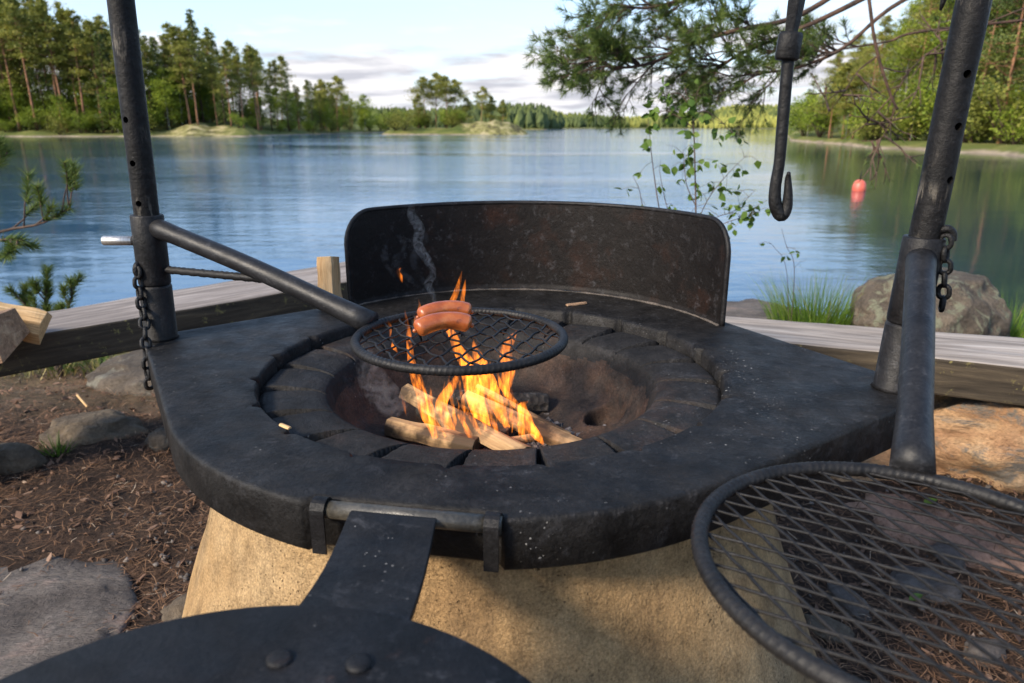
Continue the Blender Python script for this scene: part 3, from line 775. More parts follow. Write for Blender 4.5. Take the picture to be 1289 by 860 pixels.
# ------------------------------------------------------------------ swinging grates
def grate(name, base, top, ring_c, ring_r, tube_r, zring, zsleeve, label, cell, ang, wire_r, skew, arm_r, handle=None, brace=None, arm_a=None, crimp=.0016):
    d = (top - base).normalized()
    root = empty(name, base + d * .095, label, 'grill grate', 'swinging grill grates on the posts')
    s0, s1 = base + d * .0935, base + d * (zsleeve - ZT)
    m = MB(); m.tube([s0, s0 + d * .002, s1 - d * .002, s1, s1 - d * .0005], [.0240, .0248, .0248, .0238, .0195], 36, cap=False); m.build('sleeve', M['steel'], root)
    cpt = Vector((ring_c.x, ring_c.y, zring)); sp = base + d * ((arm_a or zsleeve - .018) - ZT)
    hd = cpt - sp; hd.z = 0; hd.normalize()
    ep = cpt - hd * (ring_r + .002); ep.z = zring + .004
    pts_ = [sp + hd * .012 + Vector((0, 0, .0)), sp + hd * .05 - Vector((0, 0, .008))] 
    full = [sp + hd * .01, sp * .5 + ep * .5 + Vector((0, 0, .006)), ep]
    m = MB(); pp = spline(full, 16); m.tube(pp, [arm_r * (1.06 if i < 2 else 1.0 if i < 13 else 1.0 + (i - 13) * .06) for i in range(17)], 24); m.build('arm', M['arm'], root)
    NR = 900; m = MB()
    m.tube([cpt + Vector((ring_r * math.cos(2 * math.pi * k / NR), ring_r * math.sin(2 * math.pi * k / NR), 0)) for k in range(NR)], tube_r, 10, closed=True, rib=(.0068, .075)); m.build('ring', M['rebar'], root)
    # woven wire mesh
    m = MB(); ca, sa = math.cos(ang), math.sin(ang)
    for fam in (0, 1):
        aa = ang + (skew if fam == 0 else -skew); dx = Vector((math.cos(aa), math.sin(aa), 0)); nx = Vector((-dx.y, dx.x, 0))
        k = -int(ring_r / cell) - 1
        while k * cell < ring_r:
            off = (k + .5) * cell; h2 = ring_r ** 2 - off ** 2; k += 1
            if h2 <= .0004: continue
            hl = math.sqrt(h2); ns = max(4, int(2 * hl / (cell / 6)))
            pl = []
            for i in range(ns + 1):
                s = -hl + 2 * hl * i / ns
                ph = s / cell * math.pi
                pl.append(cpt + dx * s + nx * (off + crimp * (fam + .25) * (1 if math.sin(ph) > 0 else -1) * abs(math.sin(ph)) ** .5) + Vector((0, 0, (-1) ** fam * .8 * crimp * math.cos(ph) - .001)))
            m.tube(pl, wire_r, 6)
    m.build('wire_mesh', M['rebar'], root)
    if handle:
        m = MB(); m.tube([handle[0], handle[0] + (handle[1] - handle[0]) * .02, handle[1]], [.007, .0078, .0078], 18); m.build('handle', M['bare'], root)
        m = MB(); m.tube([handle[1] + (handle[0] - handle[1]) * .2, handle[1] + (handle[1] - handle[0]) * .06], .0084, 18); m.build('handle_collar', M['steel'], root)
    if brace:
        bz = brace[0].z; brace = (brace[0], min(pp, key=lambda q: abs(q.z - bz)))
        m = MB(); nn = 60; m.tube([brace[0].lerp(brace[1], i / nn) for i in range(nn + 1)], .0060, 10, rib=(.007, .2)); m.build('brace', M['rebar'], root)
    return root
ZG = .675
cg = onz(580, 428, ZG)
cgl, cgr = onz(449, 425, ZG), onz(711, 430, ZG)
rg = (cgr - cgl).length / 2 * .995
cen = (onz(590, 388, ZG) + onz(590, 474, ZG)) / 2; cen.x = (cgl.x + cgr.x) / 2
hdl = (at(130, 303, LP.y), at(177, 303, LP.y))
g1 = grate('grill_grate', LP, LT, cen, rg, .0062, ZG, .816, 'round grate carrying two sausages, swung over the fire on a straight arm', .0250, R(4), .0016, R(63), .0148,
      handle=hdl, brace=(at(203, 339, LP.y), at(286, 342, 1.10)))
ZG2 = .64
rp_ = onz(1147, 600, ZG2)
c2 = onz(1148, 735, ZG2)
hd2 = Vector((RP.x - c2.x, RP.y - c2.y, 0)).normalized()
R2 = .157; c2 = rp_ - hd2 * R2
g2 = grate('grill_grate', RP, RT, c2, R2, .0066, ZG2, .816, 'empty round grate nearest the viewer, swung out beside the pit over the needle covered ground', .0195, R(-52), .00135, R(23), .0165, arm_a=.792, crimp=.0003)

# chains
def chain(name, pts, label, link_l=.024, wire=.0033, hook=None):
    pts = spline(pts, 200); L = [0]
    for a, b in zip(pts, pts[1:]): L.append(L[-1] + (b - a).length)
    root = empty(name, pts[0], label, 'chain', 'chains hanging at the posts'); step = link_l - wire * 2.2; n_ = int(L[-1] / step)
    for k in range(n_):
        s = (k + .5) * step; i = next(j for j in range(len(L)) if L[j] >= s)
        p = pts[i]; d = (pts[min(i + 2, 200)] - pts[max(i - 2, 0)]).normalized()
        x = d.cross(Vector((.3, 1, .1))).normalized(); y = d.cross(x)
        rot = R(20 + 90 * (k % 2)) + rnd(-.25, .25); w = x * math.cos(rot) + y * math.sin(rot)
        hl, hw = link_l / 2 - wire, .0062; loop = []
        for q in range(24):
            a = 2 * math.pi * q / 24; c = math.cos(a); loop.append(p + d * (math.copysign(1, c) * (hl - hw) + c * hw) + w * math.sin(a) * hw)
        m = MB(); m.tube(loop, wire, 8, closed=True); m.build('link', M['iron'], root)
    if hook:
        m = MB(); hk = spline(hook, 24); m.tube(hk, .0048, 10); m.build('hook_pin', M['iron'], root)
    return root
chain('chain', [at(173, 336, 1.12), at(176, 370, 1.115), at(181, 400, 1.11), at(184, 440, 1.085), at(186, 470, 1.08), at(192, 500, 1.08)], 'dark chain hanging beside the post with the smaller looking grate and past the plate corner',
      hook=[at(177, 331, 1.13), at(172, 334, 1.12), at(171, 342, 1.118), at(175, 346, 1.12)])
yR = .885
chain('chain', [at(1191, 296, yR), at(1190, 325, yR), at(1189, 350, yR), at(1187, 378, yR), at(1183, 396, yR)], 'short dark chain looped over a pin on the post of the nearest empty grate', wire=.0031, link_l=.023,
      hook=[at(1172, 291, .90), at(1184, 290, .89), at(1193, 288, yR), at(1199, 293, yR), at(1199, 303, yR)])

# ------------------------------------------------------------------ pot hooks
def yline(x): return LP.y + (RP.y - LP.y) * (x - LP.x) / (RP.x - LP.x)
hy = .965
root = empty('pot_hook', at(985, 272, hy), 'forged iron pot hook with collar and open hook hanging in front of the lake', 'pot hook')
pT = at(1003, 0, hy); pC = at(993, 58, hy); dH = (pT - pC).normalized()
pTop = pC + dH * ((1.80 - pC.z) / dH.z)
m = MB(); m.tube([pC + dH * .0, pC + dH * .05, pTop], [.0085, .013, .013], 4, flat=.42, smooth=False, up=Vector((1, .25, 0))); m.build('flat_bar', M['iron'], root, bevel=.0015)
m = MB(); m.tube([pC - dH * .017, pC - dH * .014, pC + dH * .012, pC + dH * .016], [.0145, .0165, .0165, .0145], 8, flat=.8, up=Vector((1, .3, 0))); m.build('collar', M['iron'], root)
hpts = [at(993, 66, hy), at(989, 110, hy), at(984, 170, hy), at(981, 205, hy), at(976, 235, hy), at(976, 257, hy), at(983, 271, hy), at(990, 262, hy), at(992, 244, hy), at(992, 226, hy), at(993, 217, hy - .004)]
pp = spline(hpts, 60); m = MB(); m.tube(pp, lerp_list([.0078, .0076, .0075, .0072, .0075, .0085, .009, .0075, .006, .0042, .0022], 60), 10, up=Vector((1, .3, 0))); m.build('hook_rod', M['iron'], root)
yy = yline(.505)
m = MB(); a_ = at(1186, 13, yy + .03); m.tube([a_ + Vector((-.002, 0, 0)), a_ + Vector((.0, 0, .012)), a_ + Vector((.003, 0, .06)), a_ + Vector((.01, -.01, 1.80 - a_.z))], [.0015, .0035, .0045, .0045], 10)
tag(m.build('pot_hook', M['iron'], origin=a_), 'thin pointed end of an iron hook hanging close to the empty grate\'s post', 'pot hook')

# ------------------------------------------------------------------ sausages
def sausage(p0, p1, sag, r, label):
    p0, p1 = Vector(p0), Vector(p1); midp = (p0 + p1) / 2 + sag
    pp = [p0.lerp(p1, i / 40) + sag * (1 - (i / 20 - 1) ** 2) for i in range(41)]
    rad = []
    for i in range(41):
        q = i / 40; e = min(q, 1 - q); rad.append(r * (min(1, math.sqrt(max(0, 1 - (1 - min(1, e / .13)) ** 2)) + .12) * (1 + .03 * math.sin(q * 9))))
    m = MB(); m.tube(pp, rad, 28); 
    root = m.build('sausage', M['sausage'], origin=p0)
    for e, nx_ in ((pp[0], (pp[0] - pp[1]).normalized()), (pp[-1], (pp[-1] - pp[-2]).normalized())):
        m2 = MB(); m2.tube([e - nx_ * .001, e + nx_ * .0025, e + nx_ * .004], [.003, .0028, .0012], 10)
        m2.build('casing_tip', M['sausage'], root)
    return tag(root, label, 'sausage', 'sausages grilling on the grate')
ys = cen.y
za = ZG + .0165
s1 = at(527, 411, ys - .015); s2 = at(590, 404, ys + .015)
def put(px, py, z):
    return onz(px, py, z)
sausage(put(523, 416, za - .002), put(593, 409, za - .002), Vector((0, .005, .0085)), .0122, 'front sausage on the grate, lit orange and curved with a pale end')
sausage(put(527, 399, za - .002), put(593, 393, za - .002), Vector((0, .005, .008)), .0116, 'rear sausage on the grate, pinker and half hidden by the front one')

# ------------------------------------------------------------------ firewood
def split_log(name, a, b, w, h, label, mat, seed=1, twist=0, tri=True, group=None, bark=None, cat='firewood'):
    a, b = Vector(a), Vector(b); L = (b - a).length; random.seed(seed)
    sec = [(-w / 2, -h / 2), (w / 2, -h / 2 * .8), (w * .38, h * .35), (-w * .1, h / 2), (-w * .42, h * .2)] if tri else [(-w / 2, -h / 2), (w / 2, -h / 2), (w / 2, h / 2), (-w / 2, h / 2)]
    vs = []; fs = []; ns = 24; k = len(sec)
    for i in range(ns + 1):
        q = i / ns
        for j, (y, z) in enumerate(sec):
            nn = noise.noise(Vector((q * 3 + seed, j * 2.3, seed * .7))); s = 1 + .16 * nn
            e = .03 * w * noise.noise(Vector((q * 5, j * 5.1, seed)))
            vs.append((q * L + (.008 * noise.noise(Vector((j * 3, seed, 0))) if i in (0, ns) else 0), y * s + e, z * s + e))
    for i in range(ns):
        for j in range(k):
            l = (j + 1) % k; fs.append((i * k + j, i * k + l, (i + 1) * k + l, (i + 1) * k + j))
    fs.append(tuple(range(k - 1, -1, -1))); fs.append(tuple(ns * k + j for j in range(k)))
    m = MB(); m.add(vs, fs, smooth=False)
    ob = m.build(name, mat, loc=a, bevel=.0012)
    qr = (b - a).to_track_quat('X', 'Z') @ Quaternion((1, 0, 0), twist)
    ob.rotation_mode = 'QUATERNION'; ob.rotation_quaternion = qr
    if bark:
        ob.data.materials.append(bark)
        for p_ in ob.data.polygons:
            if len(p_.vertices) == 4 and (p_.index % k) in (0,): p_.material_index = 1
    return tag(ob, label, cat, group)
fl = ZT - .128
G = 'split logs burning in the bowl'
split_log('firewood', onz(489, 534, fl + .028), onz(600, 560, fl + .022), .030, .022, 'pale split log at the front of the fire, cut end to the left', M['split_burn'], 3, .2, group=G)
split_log('firewood', onz(512, 492, fl + .055), onz(662, 572, fl + .022), .032, .026, 'longest split log lying aslant through the middle of the fire', M['split_burn'], 5, -.3, group=G)
split_log('firewood', onz(585, 500, fl + .045), onz(730, 562, fl + .012), .026, .02, 'right hand split log in the fire with its scorched end towards the bowl wall', M['split_burn'], 9, .5, group=G)
split_log('firewood', onz(560, 500, fl + .03), onz(690, 505, fl + .02), .03, .026, 'charred log lying across at the back of the fire', M['charred'], 11, .1, group=G)
split_log('firewood', onz(530, 512, fl + .02), onz(640, 548, fl + .012), .034, .022, 'dark burnt log beneath the long aslant log', M['charred'], 13, .4, group=G)
for k_, (a_, b_, w_, lab) in enumerate([((600, 486, .06), (718, 548, .016), .010, 'thin splinter of kindling over the right hand log'), ((532, 500, .05), (575, 556, .02), .012, 'short charred stick among the logs left of centre'), ((640, 555, .012), (700, 545, .012), .012, 'short stub of kindling at the right foot of the fire')]):
    split_log('kindling', onz(a_[0], a_[1], fl + a_[2]), onz(b_[0], b_[1], fl + b_[2]), w_, w_ * .8, lab, M['split_burn'], 60 + k_, .4, cat='kindling')
m = MB()
for i in range(420):
    a = rnd(0, 6.28); r = abs(random.gauss(0, .085)); c = Vector((.02 + r * math.cos(a), 1.0 + r * .8 * math.sin(a), fl - .006))
    s = rnd(.004, .012); m.box(c + Vector((0, 0, s * .3)), (s * rnd(.8, 1.8), s, s * .7), Quaternion(rvec(), rnd(0, 3)).to_matrix(), .5)
tag(m.build('ash_and_embers', M['ash']), 'grey ash and charcoal crumbs on the bowl floor', 'ash', kind='stuff')

# flames
random.seed(11)
fire = empty('fire', (0.0, 1.0, fl), 'orange and yellow fire burning in the bowl under the grate', 'fire')
def tongue(pts, widths, y, depth=.7, dy=0.0):
    P = [at(px, py, y + dy * i) for i, (px, py) in enumerate(pts)]
    n_ = 26; pp = spline(P, n_); ww = lerp_list(widths, n_)
    for i, p in enumerate(pp):
        p.x += .0025 * noise.noise(Vector((p.z * 45, y * 9, pts[0][0]))) ; p.y += .004 * noise.noise(Vector((p.z * 30, pts[0][0], 2)))
    m = MB(); s = y / (F * .93) * .5
    m.tube(pp, [max(.0003, w * s * .82) for w in ww], 14, flat=depth, up=Vector((1, 0, 0)))
    m.build('flame', M['flame'], fire)
T = tongue
T([(548, 552), (536, 520), (524, 480), (517, 445), (514, 418), (510, 390)], [10, 17, 15, 11, 8, 1], .95)
T([(562, 550), (545, 527), (533, 500), (528, 478)], [4, 13, 9, 1], .955)
T([(575, 552), (563, 530), (556, 508), (568, 488), (578, 470)], [6, 17, 19, 16, 6], .975)
T([(548, 520), (542, 503), (540, 488)], [2, 7, 1], .96)
T([(618, 545), (604, 520), (596, 490), (590, 465), (578, 440), (566, 418), (560, 405)], [10, 26, 30, 26, 17, 12, 2], 1.0)
T([(640, 540), (628, 515), (616, 485), (604, 455), (596, 430)], [8, 22, 27, 20, 4], 1.01)
T([(636, 500), (640, 470), (637, 445), (643, 428), (650, 416)], [9, 21, 20, 14, 1], 1.02)
T([(672, 545), (664, 524), (648, 508), (632, 486), (625, 462)], [4, 12, 12, 9, 1], .99)
T([(684, 560), (676, 548), (662, 528), (657, 512), (664, 505)], [3, 15, 17, 14, 2], .965)
T([(664, 556), (657, 540), (655, 520), (652, 508)], [3, 13, 11, 2], .96)
T([(606, 548), (598, 535), (586, 515), (574, 505)], [3, 9, 8, 1], .955)
T([(556, 400), (563, 388), (572, 372), (578, 358), (582, 341)], [3, 9, 9, 7, 1], 1.06)
T([(578, 398), (582, 380), (584, 365), (586, 352)], [2, 8, 6, 1], 1.06)
T([(522, 410), (525, 398), (528, 388), (527, 377)], [6, 8, 5, 1], 1.02)
T([(490, 425), (491, 412), (488, 402)], [2, 7, 1], 1.0)
T([(507, 356), (504, 348), (501, 342), (505, 337)], [1, 7, 6, 1], 1.03)
T([(500, 444), (496, 436), (494, 428)], [1, 9, 1], .99)
T([(512, 524), (508, 508), (505, 495)], [1, 5, 1], .96)
T([(628, 556), (622, 535), (616, 515)], [2, 9, 1], .95)
T([(600, 560), (590, 545), (583, 528), (580, 515)], [2, 10, 8, 1], .95)

random.seed(77)
for (bx, tx, by, ty) in [(545, 516, 540, 430), (552, 530, 548, 470), (560, 556, 545, 480), (572, 566, 548, 450), (585, 580, 545, 440), (598, 592, 545, 420), (606, 600, 545, 425), (615, 622, 545, 440), (625, 634, 540, 425), (634, 645, 535, 430), (645, 640, 545, 460), (655, 640, 550, 490), (668, 652, 555, 505), (678, 668, 558, 520), (535, 522, 535, 470), (592, 570, 550, 500), (612, 606, 552, 490), (640, 628, 552, 500)]:
    P_ = [(bx + (tx - bx) * q + 5 * math.sin(q * 7 + bx) * q, by + (ty - by) * q) for q in (0, .2, .4, .6, .8, 1)]
    T(P_, [2, rnd(4, 7), rnd(4, 7), rnd(3, 5), rnd(2, 3), .4], .955 + .07 * random.random())
# smoke
def wisp(name, pts, widths, y, mat, label):
    pp = spline([at(px, py, y) for px, py in pts], 40); ww = lerp_list(widths, 40); m = MB(); s = y / (F * .95) * .5
    m.tube(pp, [w * s for w in ww], 14, flat=.8, up=Vector((1, 0, 0)))
    return tag(m.build(name, mat), label, 'smoke', kind='stuff')
wisp('smoke', [(546, 390), (546, 374), (539, 358), (545, 344), (537, 326), (526, 308), (528, 288), (518, 270), (520, 250)], [4, 7, 11, 9, 12, 13, 14, 12, 3], 1.06, M['smoke'], 'thin blue wisp of smoke rising behind the sausages')
for (P_, W_s) in (([(548, 380), (530, 350), (522, 325), (535, 300), (528, 280)], [2, 8, 14, 10, 2]), ([(540, 372), (515, 350), (500, 330), (508, 308), (494, 290)], [2, 9, 15, 10, 2]), ([(520, 365), (496, 345), (484, 322), (490, 300)], [2, 8, 11, 2])):
    wisp('smoke', P_, W_s, 1.10, M['smoke_thin'], 'faint strands of blue smoke drifting in front of the wind shield')['group'] = 'faint smoke strands'
wisp('smoke', [(505, 520), (485, 500), (470, 478), (462, 455), (455, 430)], [30, 44, 40, 30, 14], .93, M['smoke_pit'], 'grey smoke curling in the bowl left of the fire')
# ------------------------------------------------------------------ benches
def plank(name, near0, near1, far0, far1, th, mtop, mside, label, seed):
    o = (near0 + far0) / 2; X = ((near1 + far1) / 2 - o); Lx = X.length; X.normalize(); Y = Vector((-X.y, X.x, 0)); 
    if (far0 - near0).dot(Y) < 0: Y = -Y
    nL, nW = 60, 8; vs = []; fs = []
    for lay in (0, 1):
        for i in range(nL + 1):
            for j in range(nW + 1):
                q, w = i / nL, j / nW
                p = (near0.lerp(near1, q)).lerp(far0.lerp(far1, q), w) - o
                lx, ly = p.dot(X), p.dot(Y)
                ed = .004 * noise.fractal(Vector((lx * 5, seed, w)), 1, 2, 3) * (1 if j in (0, nW) else .3)
                z = .004 * noise.fractal(Vector((lx * 3, ly * 25, seed)), 1, 2, 3)
                if lay == 0 and j in (0, nW): z -= .006
                vs.append((lx, ly + ed, z if lay == 0 else -th + z * .5))
    N = (nL + 1) * (nW + 1); W1 = nW + 1
    sidef = []
    for i in range(nL):
        for j in range(nW):
            a = i * W1 + j; fs.append((a, a + W1, a + W1 + 1, a + 1)); fs.append((N + a, N + a + 1, N + a + W1 + 1, N + a + W1))
    nt = len(fs)
    for i in range(nL):
        for j in (0, nW):
            a = i * W1 + j; fs.append((a, a + W1, N + a + W1, N + a))
    for j in range(nW):
        for i in (0, nL):
            a = i * W1 + j; fs.append((a, a + 1, N + a + 1, N + a))
    root = empty(name, o, label, 'bench')
    bm = bmesh.new(); V = [bm.verts.new(v) for v in vs]
    for f in fs: bm.faces.new([V[i] for i in f])
    bmesh.ops.recalc_face_normals(bm, faces=bm.faces)
    me = bpy.data.meshes.new('seat_plank'); bm.to_mesh(me); bm.free()
    me.materials.append(mtop); me.materials.append(mside)
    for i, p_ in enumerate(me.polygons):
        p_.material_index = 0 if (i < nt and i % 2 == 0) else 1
    ob = bpy.data.objects.new('seat_plank', me); COL.objects.link(ob); ob.parent = root
    b = ob.modifiers.new('bevel', 'BEVEL'); b.width = .006; b.segments = 2; b.limit_method = 'ANGLE'; b.angle_limit = R(50)
    root.rotation_euler = (0, 0, math.atan2(X.y, X.x))
    return root, X, Y, Lx
ZB = .42
b1, X1, Y1, L1 = plank('log_bench', onz(-170, 455, ZB), onz(470, 347, ZB), onz(-90, 462, ZB) * 0 + onz(-150, 425, ZB), onz(470, 322, ZB), .105, M['plank_grey'], M['plank_side'], 'weathered grey plank bench with mossy side, running behind the post with the sausage grate', 2)
b2, X2, Y2, L2 = plank('log_bench', onz(880, 417, ZB), onz(1750, 509, ZB), onz(860, 392, ZB), onz(1750, 456, ZB), .10, M['plank_pale'], M['plank_side'], 'pale silvery plank bench resting on the orange rock, behind the empty grate', 6)
for root, Lx, qs, zb in ((b1, L1, (.06, .86), .105), (b2, L2, (.08, .95), .10)):
    for q in qs:
        m = MB(); r_ = .075; m.lathe([(r_ * 1.08, -.5), (r_, -.3), (r_ * .95, -zb - .0)], 18, (Lx * q, 0, 0)); m.build('stump_leg', M['bark_log'], root, loc=(0, 0, 0))
# firewood on the left bench
split_log('firewood', onz(-80, 420, ZB + .045), onz(12, 418, ZB + .05), .13, .105, 'bark covered half log lying on the grey bench', M['bark_log'], 21, .3, cat='firewood')
split_log('firewood', onz(-60, 385, ZB + .10), onz(56, 410, ZB + .036), .085, .06, 'freshly split yellow log leaning over the bark covered log on the bench', M['split'], 23, .8, cat='firewood')
kp = onz(417, 388, ZT)
split_log('firewood', kp + Vector((0, 0, .0)), kp + Vector((-.004, .02, .098)), .042, .03, 'upright pale piece of split wood leaning at the end of the wind shield', M['split'], 27, 1.2, tri=False, cat='firewood')
split_log('wood_chip', onz(713, 384, ZT + .004), onz(738, 381, ZT + .004), .008, .005, 'reddish sliver of wood on the plate in front of the wind shield', M['bark_log'], 31, cat='wood chip')
split_log('wood_chip', onz(353, 534, ZT + .004), onz(365, 539, ZT + .004), .006, .003, 'pale wood chip on the plate at the rim of the slotted bowl', M['split'], 33, cat='wood chip')
split_log('stick', onz(97, 497, .05), onz(110, 512, .03), .008, .006, 'short pale stick on the litter in front of the broad grey boulder', M['split'], 35, cat='stick')
# ------------------------------------------------------------------ ground litter
random.seed(21)
def on_ground(x, y):
    return near_h(x, y)
def outside(x, y):
    return math.hypot(x - PC.x, y - PC.y) > .585
m = MB(); mc = MB(); mg = MB()
cnt = 0
while cnt < 42000:
    if random.random() < .55: x, y = rnd(-2.1, -.35), rnd(.55, 2.9)
    else: x, y = rnd(.3, 1.7), rnd(.5, 2.0)
    if not outside(x, y): continue
    dens = .5 + .9 * noise.noise(Vector((x * 2.2, y * 2.2, 0)))
    if random.random() > dens + .25: continue
    cnt += 1
    z = on_ground(x, y); a = rnd(0, 6.28); L = rnd(.018, .05); d = Vector((math.cos(a), math.sin(a), rnd(-.12, .3))).normalized()
    tn = min(1, max(0, random.gauss(.5, .22))); w = rnd(.0005, .0009); pz = Vector((x, y, z + rnd(.002, .012)))
    s = Vector((-d.y, d.x, 0)) * w; bend = Vector((rnd(-.004, .004), rnd(-.004, .004), rnd(0, .004)))
    q = pz + d * L * .5 + bend
    m.add([pz - s, pz + s, q + s * 1.1, q - s * 1.1, pz + d * L], [(0, 1, 2, 3), (3, 2, 4)], tn, False)
for i in range(2400):
    if random.random() < .6: x, y = rnd(-2.0, -.4), rnd(.6, 2.8)
    else: x, y = rnd(.3, 1.7), rnd(.5, 2.0)
    if not outside(x, y): continue
    z = on_ground(x, y); s = rnd(.003, .0085) * (1.7 if random.random() < .06 else 1); rot = Quaternion(Vector((rnd(-.5, .5), rnd(-.5, .5), 1)), rnd(0, 6.28)).to_matrix() @ Matrix.Rotation(rnd(-.4, .4), 3, 'X')
    k = random.choice((4, 5, 6)); ring = [Vector((s * rnd(.7, 1.3) * math.cos(2 * math.pi * j / k) * 1.7, s * rnd(.6, 1.1) * math.sin(2 * math.pi * j / k) * .8, rnd(-.001, .001))) for j in range(k)]
    vs = [rot @ r_ + Vector((x, y, z + .006)) for r_ in ring] + [rot @ (r_ * .92) + Vector((x, y, z + .006 + rnd(.0015, .004))) for r_ in ring]
    fs = [tuple(range(k, 2 * k)), tuple(range(k - 1, -1, -1))] + [(j, (j + 1) % k, k + (j + 1) % k, k + j) for j in range(k)]
    mc.add(vs, fs, min(1, max(0, random.gauss(.45, .25))), False)
for i in range(700):
    if random.random() < .6: x, y = random.gauss(-.72, .16), random.gauss(1.15, .35)
    else: x, y = rnd(.45, 1.5), rnd(.5, 1.8)
    if not outside(x, y): continue
    z = on_ground(x, y); s = rnd(.003, .010); c = Vector((x, y, z + s * .3))
    bm_ = [rvec() for _ in range(0)]
    st = [Vector((1, 0, 0)), Vector((-1, 0, 0)), Vector((0, 1, 0)), Vector((0, -1, 0)), Vector((0, 0, .8)), Vector((0, 0, -.6))]
    q = Quaternion(rvec(), rnd(0, 6)).to_matrix(); vs = [c + q @ (v_ * s * rnd(.7, 1.3)) for v_ in st]
    mg.add(vs, [(0, 2, 4), (2, 1, 4), (1, 3, 4), (3, 0, 4), (2, 0, 5), (1, 2, 5), (3, 1, 5), (0, 3, 5)], rnd(0, 1), True)
tag(m.build('pine_needle_litter', M['litter']), 'brown pine needles covering the ground', 'pine needles', kind='stuff')
tag(mc.build('bark_chip_litter', M['chips']), 'bark and wood chips scattered on the ground', 'wood chips', kind='stuff')
tag(mg.build('gravel', M['gravel']), 'small grey gravel around the concrete base', 'gravel', kind='stuff')
for (px, py, s, lab) in ((1165, 665, .022, 'green leaf fallen on the litter under the far part of the big grate'), (1150, 768, .018, 'green leaf fallen on the litter among the cobbles under the big grate')):
    p = onz(px, py, 0); p.z = hgt(p.x, p.y) + .02; d = Vector((1, .35, .1)).normalized(); sd = Vector((-.35, 1, .25)).normalized()
    vs = []; nn = 8
    for i in range(nn + 1):
        q = i / nn; w = s * .42 * math.sin(math.pi * q ** .8) + .0004
        for e in (-1, 0, 1): vs.append(p + d * s * 2 * (q - .5) + sd * w * e + Vector((0, 0, .004 * abs(e) + .003 * math.sin(q * 3))))
    fs = []
    for i in range(nn):
        for e in (0, 1): a = i * 3 + e; fs.append((a, a + 3, a + 4, a + 1))
    lm = MB(); lm.add(vs, fs, .7); tag(lm.build('fallen_leaf', M['leaf_near'], origin=p), lab, 'leaf')

# ------------------------------------------------------------------ grass tufts
def tuft(name, c, n_, h, spread, label, mat, seed, w=.0032, lean=.35, cat='grass tuft'):
    random.seed(seed); m = MB(); c = Vector(c)
    for i in range(n_):
        a = rnd(0, 6.28); r_ = spread * math.sqrt(random.random()); b = c + Vector((r_ * math.cos(a), r_ * math.sin(a) * .7, 0)); b.z = hgt(b.x, b.y) - .01
        H = h * rnd(.45, 1.0); d = Vector((math.cos(a) * lean * rnd(.1, 1.2), math.sin(a) * lean * rnd(.1, 1), 1)).normalized(); bend = Vector((math.cos(a + rnd(-1, 1)), math.sin(a + rnd(-1, 1)), -.35)) * H * rnd(.05, .35)
        ww = Vector((-d.y + rnd(-.4, .4), d.x + rnd(-.4, .4), 0)).normalized() * w * rnd(.5, 1); vs = []
        for k in range(5):
            q = k / 4; p = b + d * H * q + bend * q * q; vs += [p - ww * (1 - q * .95), p + ww * (1 - q * .95)]
        m.add(vs, [(2 * k, 2 * k + 1, 2 * k + 3, 2 * k + 2) for k in range(4)], min(1, max(0, random.gauss(.5, .22))), True)
    return tag(m.build(name, mat, origin=(c.x, c.y, hgt(c.x, c.y))), label, cat)
p = at(1035, 385, 3.3); tuft('grass_tuft', (p.x, 3.35, 0), 900, .37, .19, 'tall green grass tuft left of the lichened boulder', M['grass'], 31)
p = at(1262, 410, 3.2); tuft('grass_tuft', (p.x + .03, 3.2, 0), 420, .30, .2, 'green grass tuft at the right side of the lichened boulder', M['grass'], 32)
p = onz(72, 575, 0); tuft('grass_tuft', (p.x, p.y, 0), 36, .075, .03, 'small bright green tuft in front of the brown wedge shaped stone', M['leaf_near'], 33, w=.005, lean=1.0)
p = onz(68, 480, 0); tuft('grass_tuft', (p.x - .05, 2.95, 0), 160, .11, .22, 'low bright green plants beneath the grey bench', M['leaf_near'], 34, w=.008, lean=.9)
m = MB(); random.seed(41)
def strew(m, n_, xr, yr, h, w):
    for i in range(n_):
        x, y = rnd(*xr), rnd(*yr); b = Vector((x, y, hgt(x, y) - .01))
        if b.z < -.28: continue
        a = rnd(0, 6.28); H = h * rnd(.4, 1.1); d = Vector((math.cos(a) * .5, math.sin(a) * .5, 1)).normalized(); ww = Vector((-math.sin(a), math.cos(a), 0)) * w; bd = Vector((math.cos(a), math.sin(a), -.6)) * H * .4
        m.add([b - ww, b + ww, b + d * H * .55 + ww * .7 + bd * .3, b + d * H * .55 - ww * .7 + bd * .3, b + d * H + bd], [(0, 1, 2, 3), (3, 2, 4)], min(1, max(0, random.gauss(.45, .25))), True)
strew(m, 5200, (-3.2, -.6), (2.7, 4.4), .17, .003)
strew(m, 3800, (.6, 3.0), (2.5, 5.2), .10, .003)
tag(m.build('dry_grass', M['drygrass']), 'yellow dry grass growing on the bank beyond the benches', 'grass', kind='stuff')

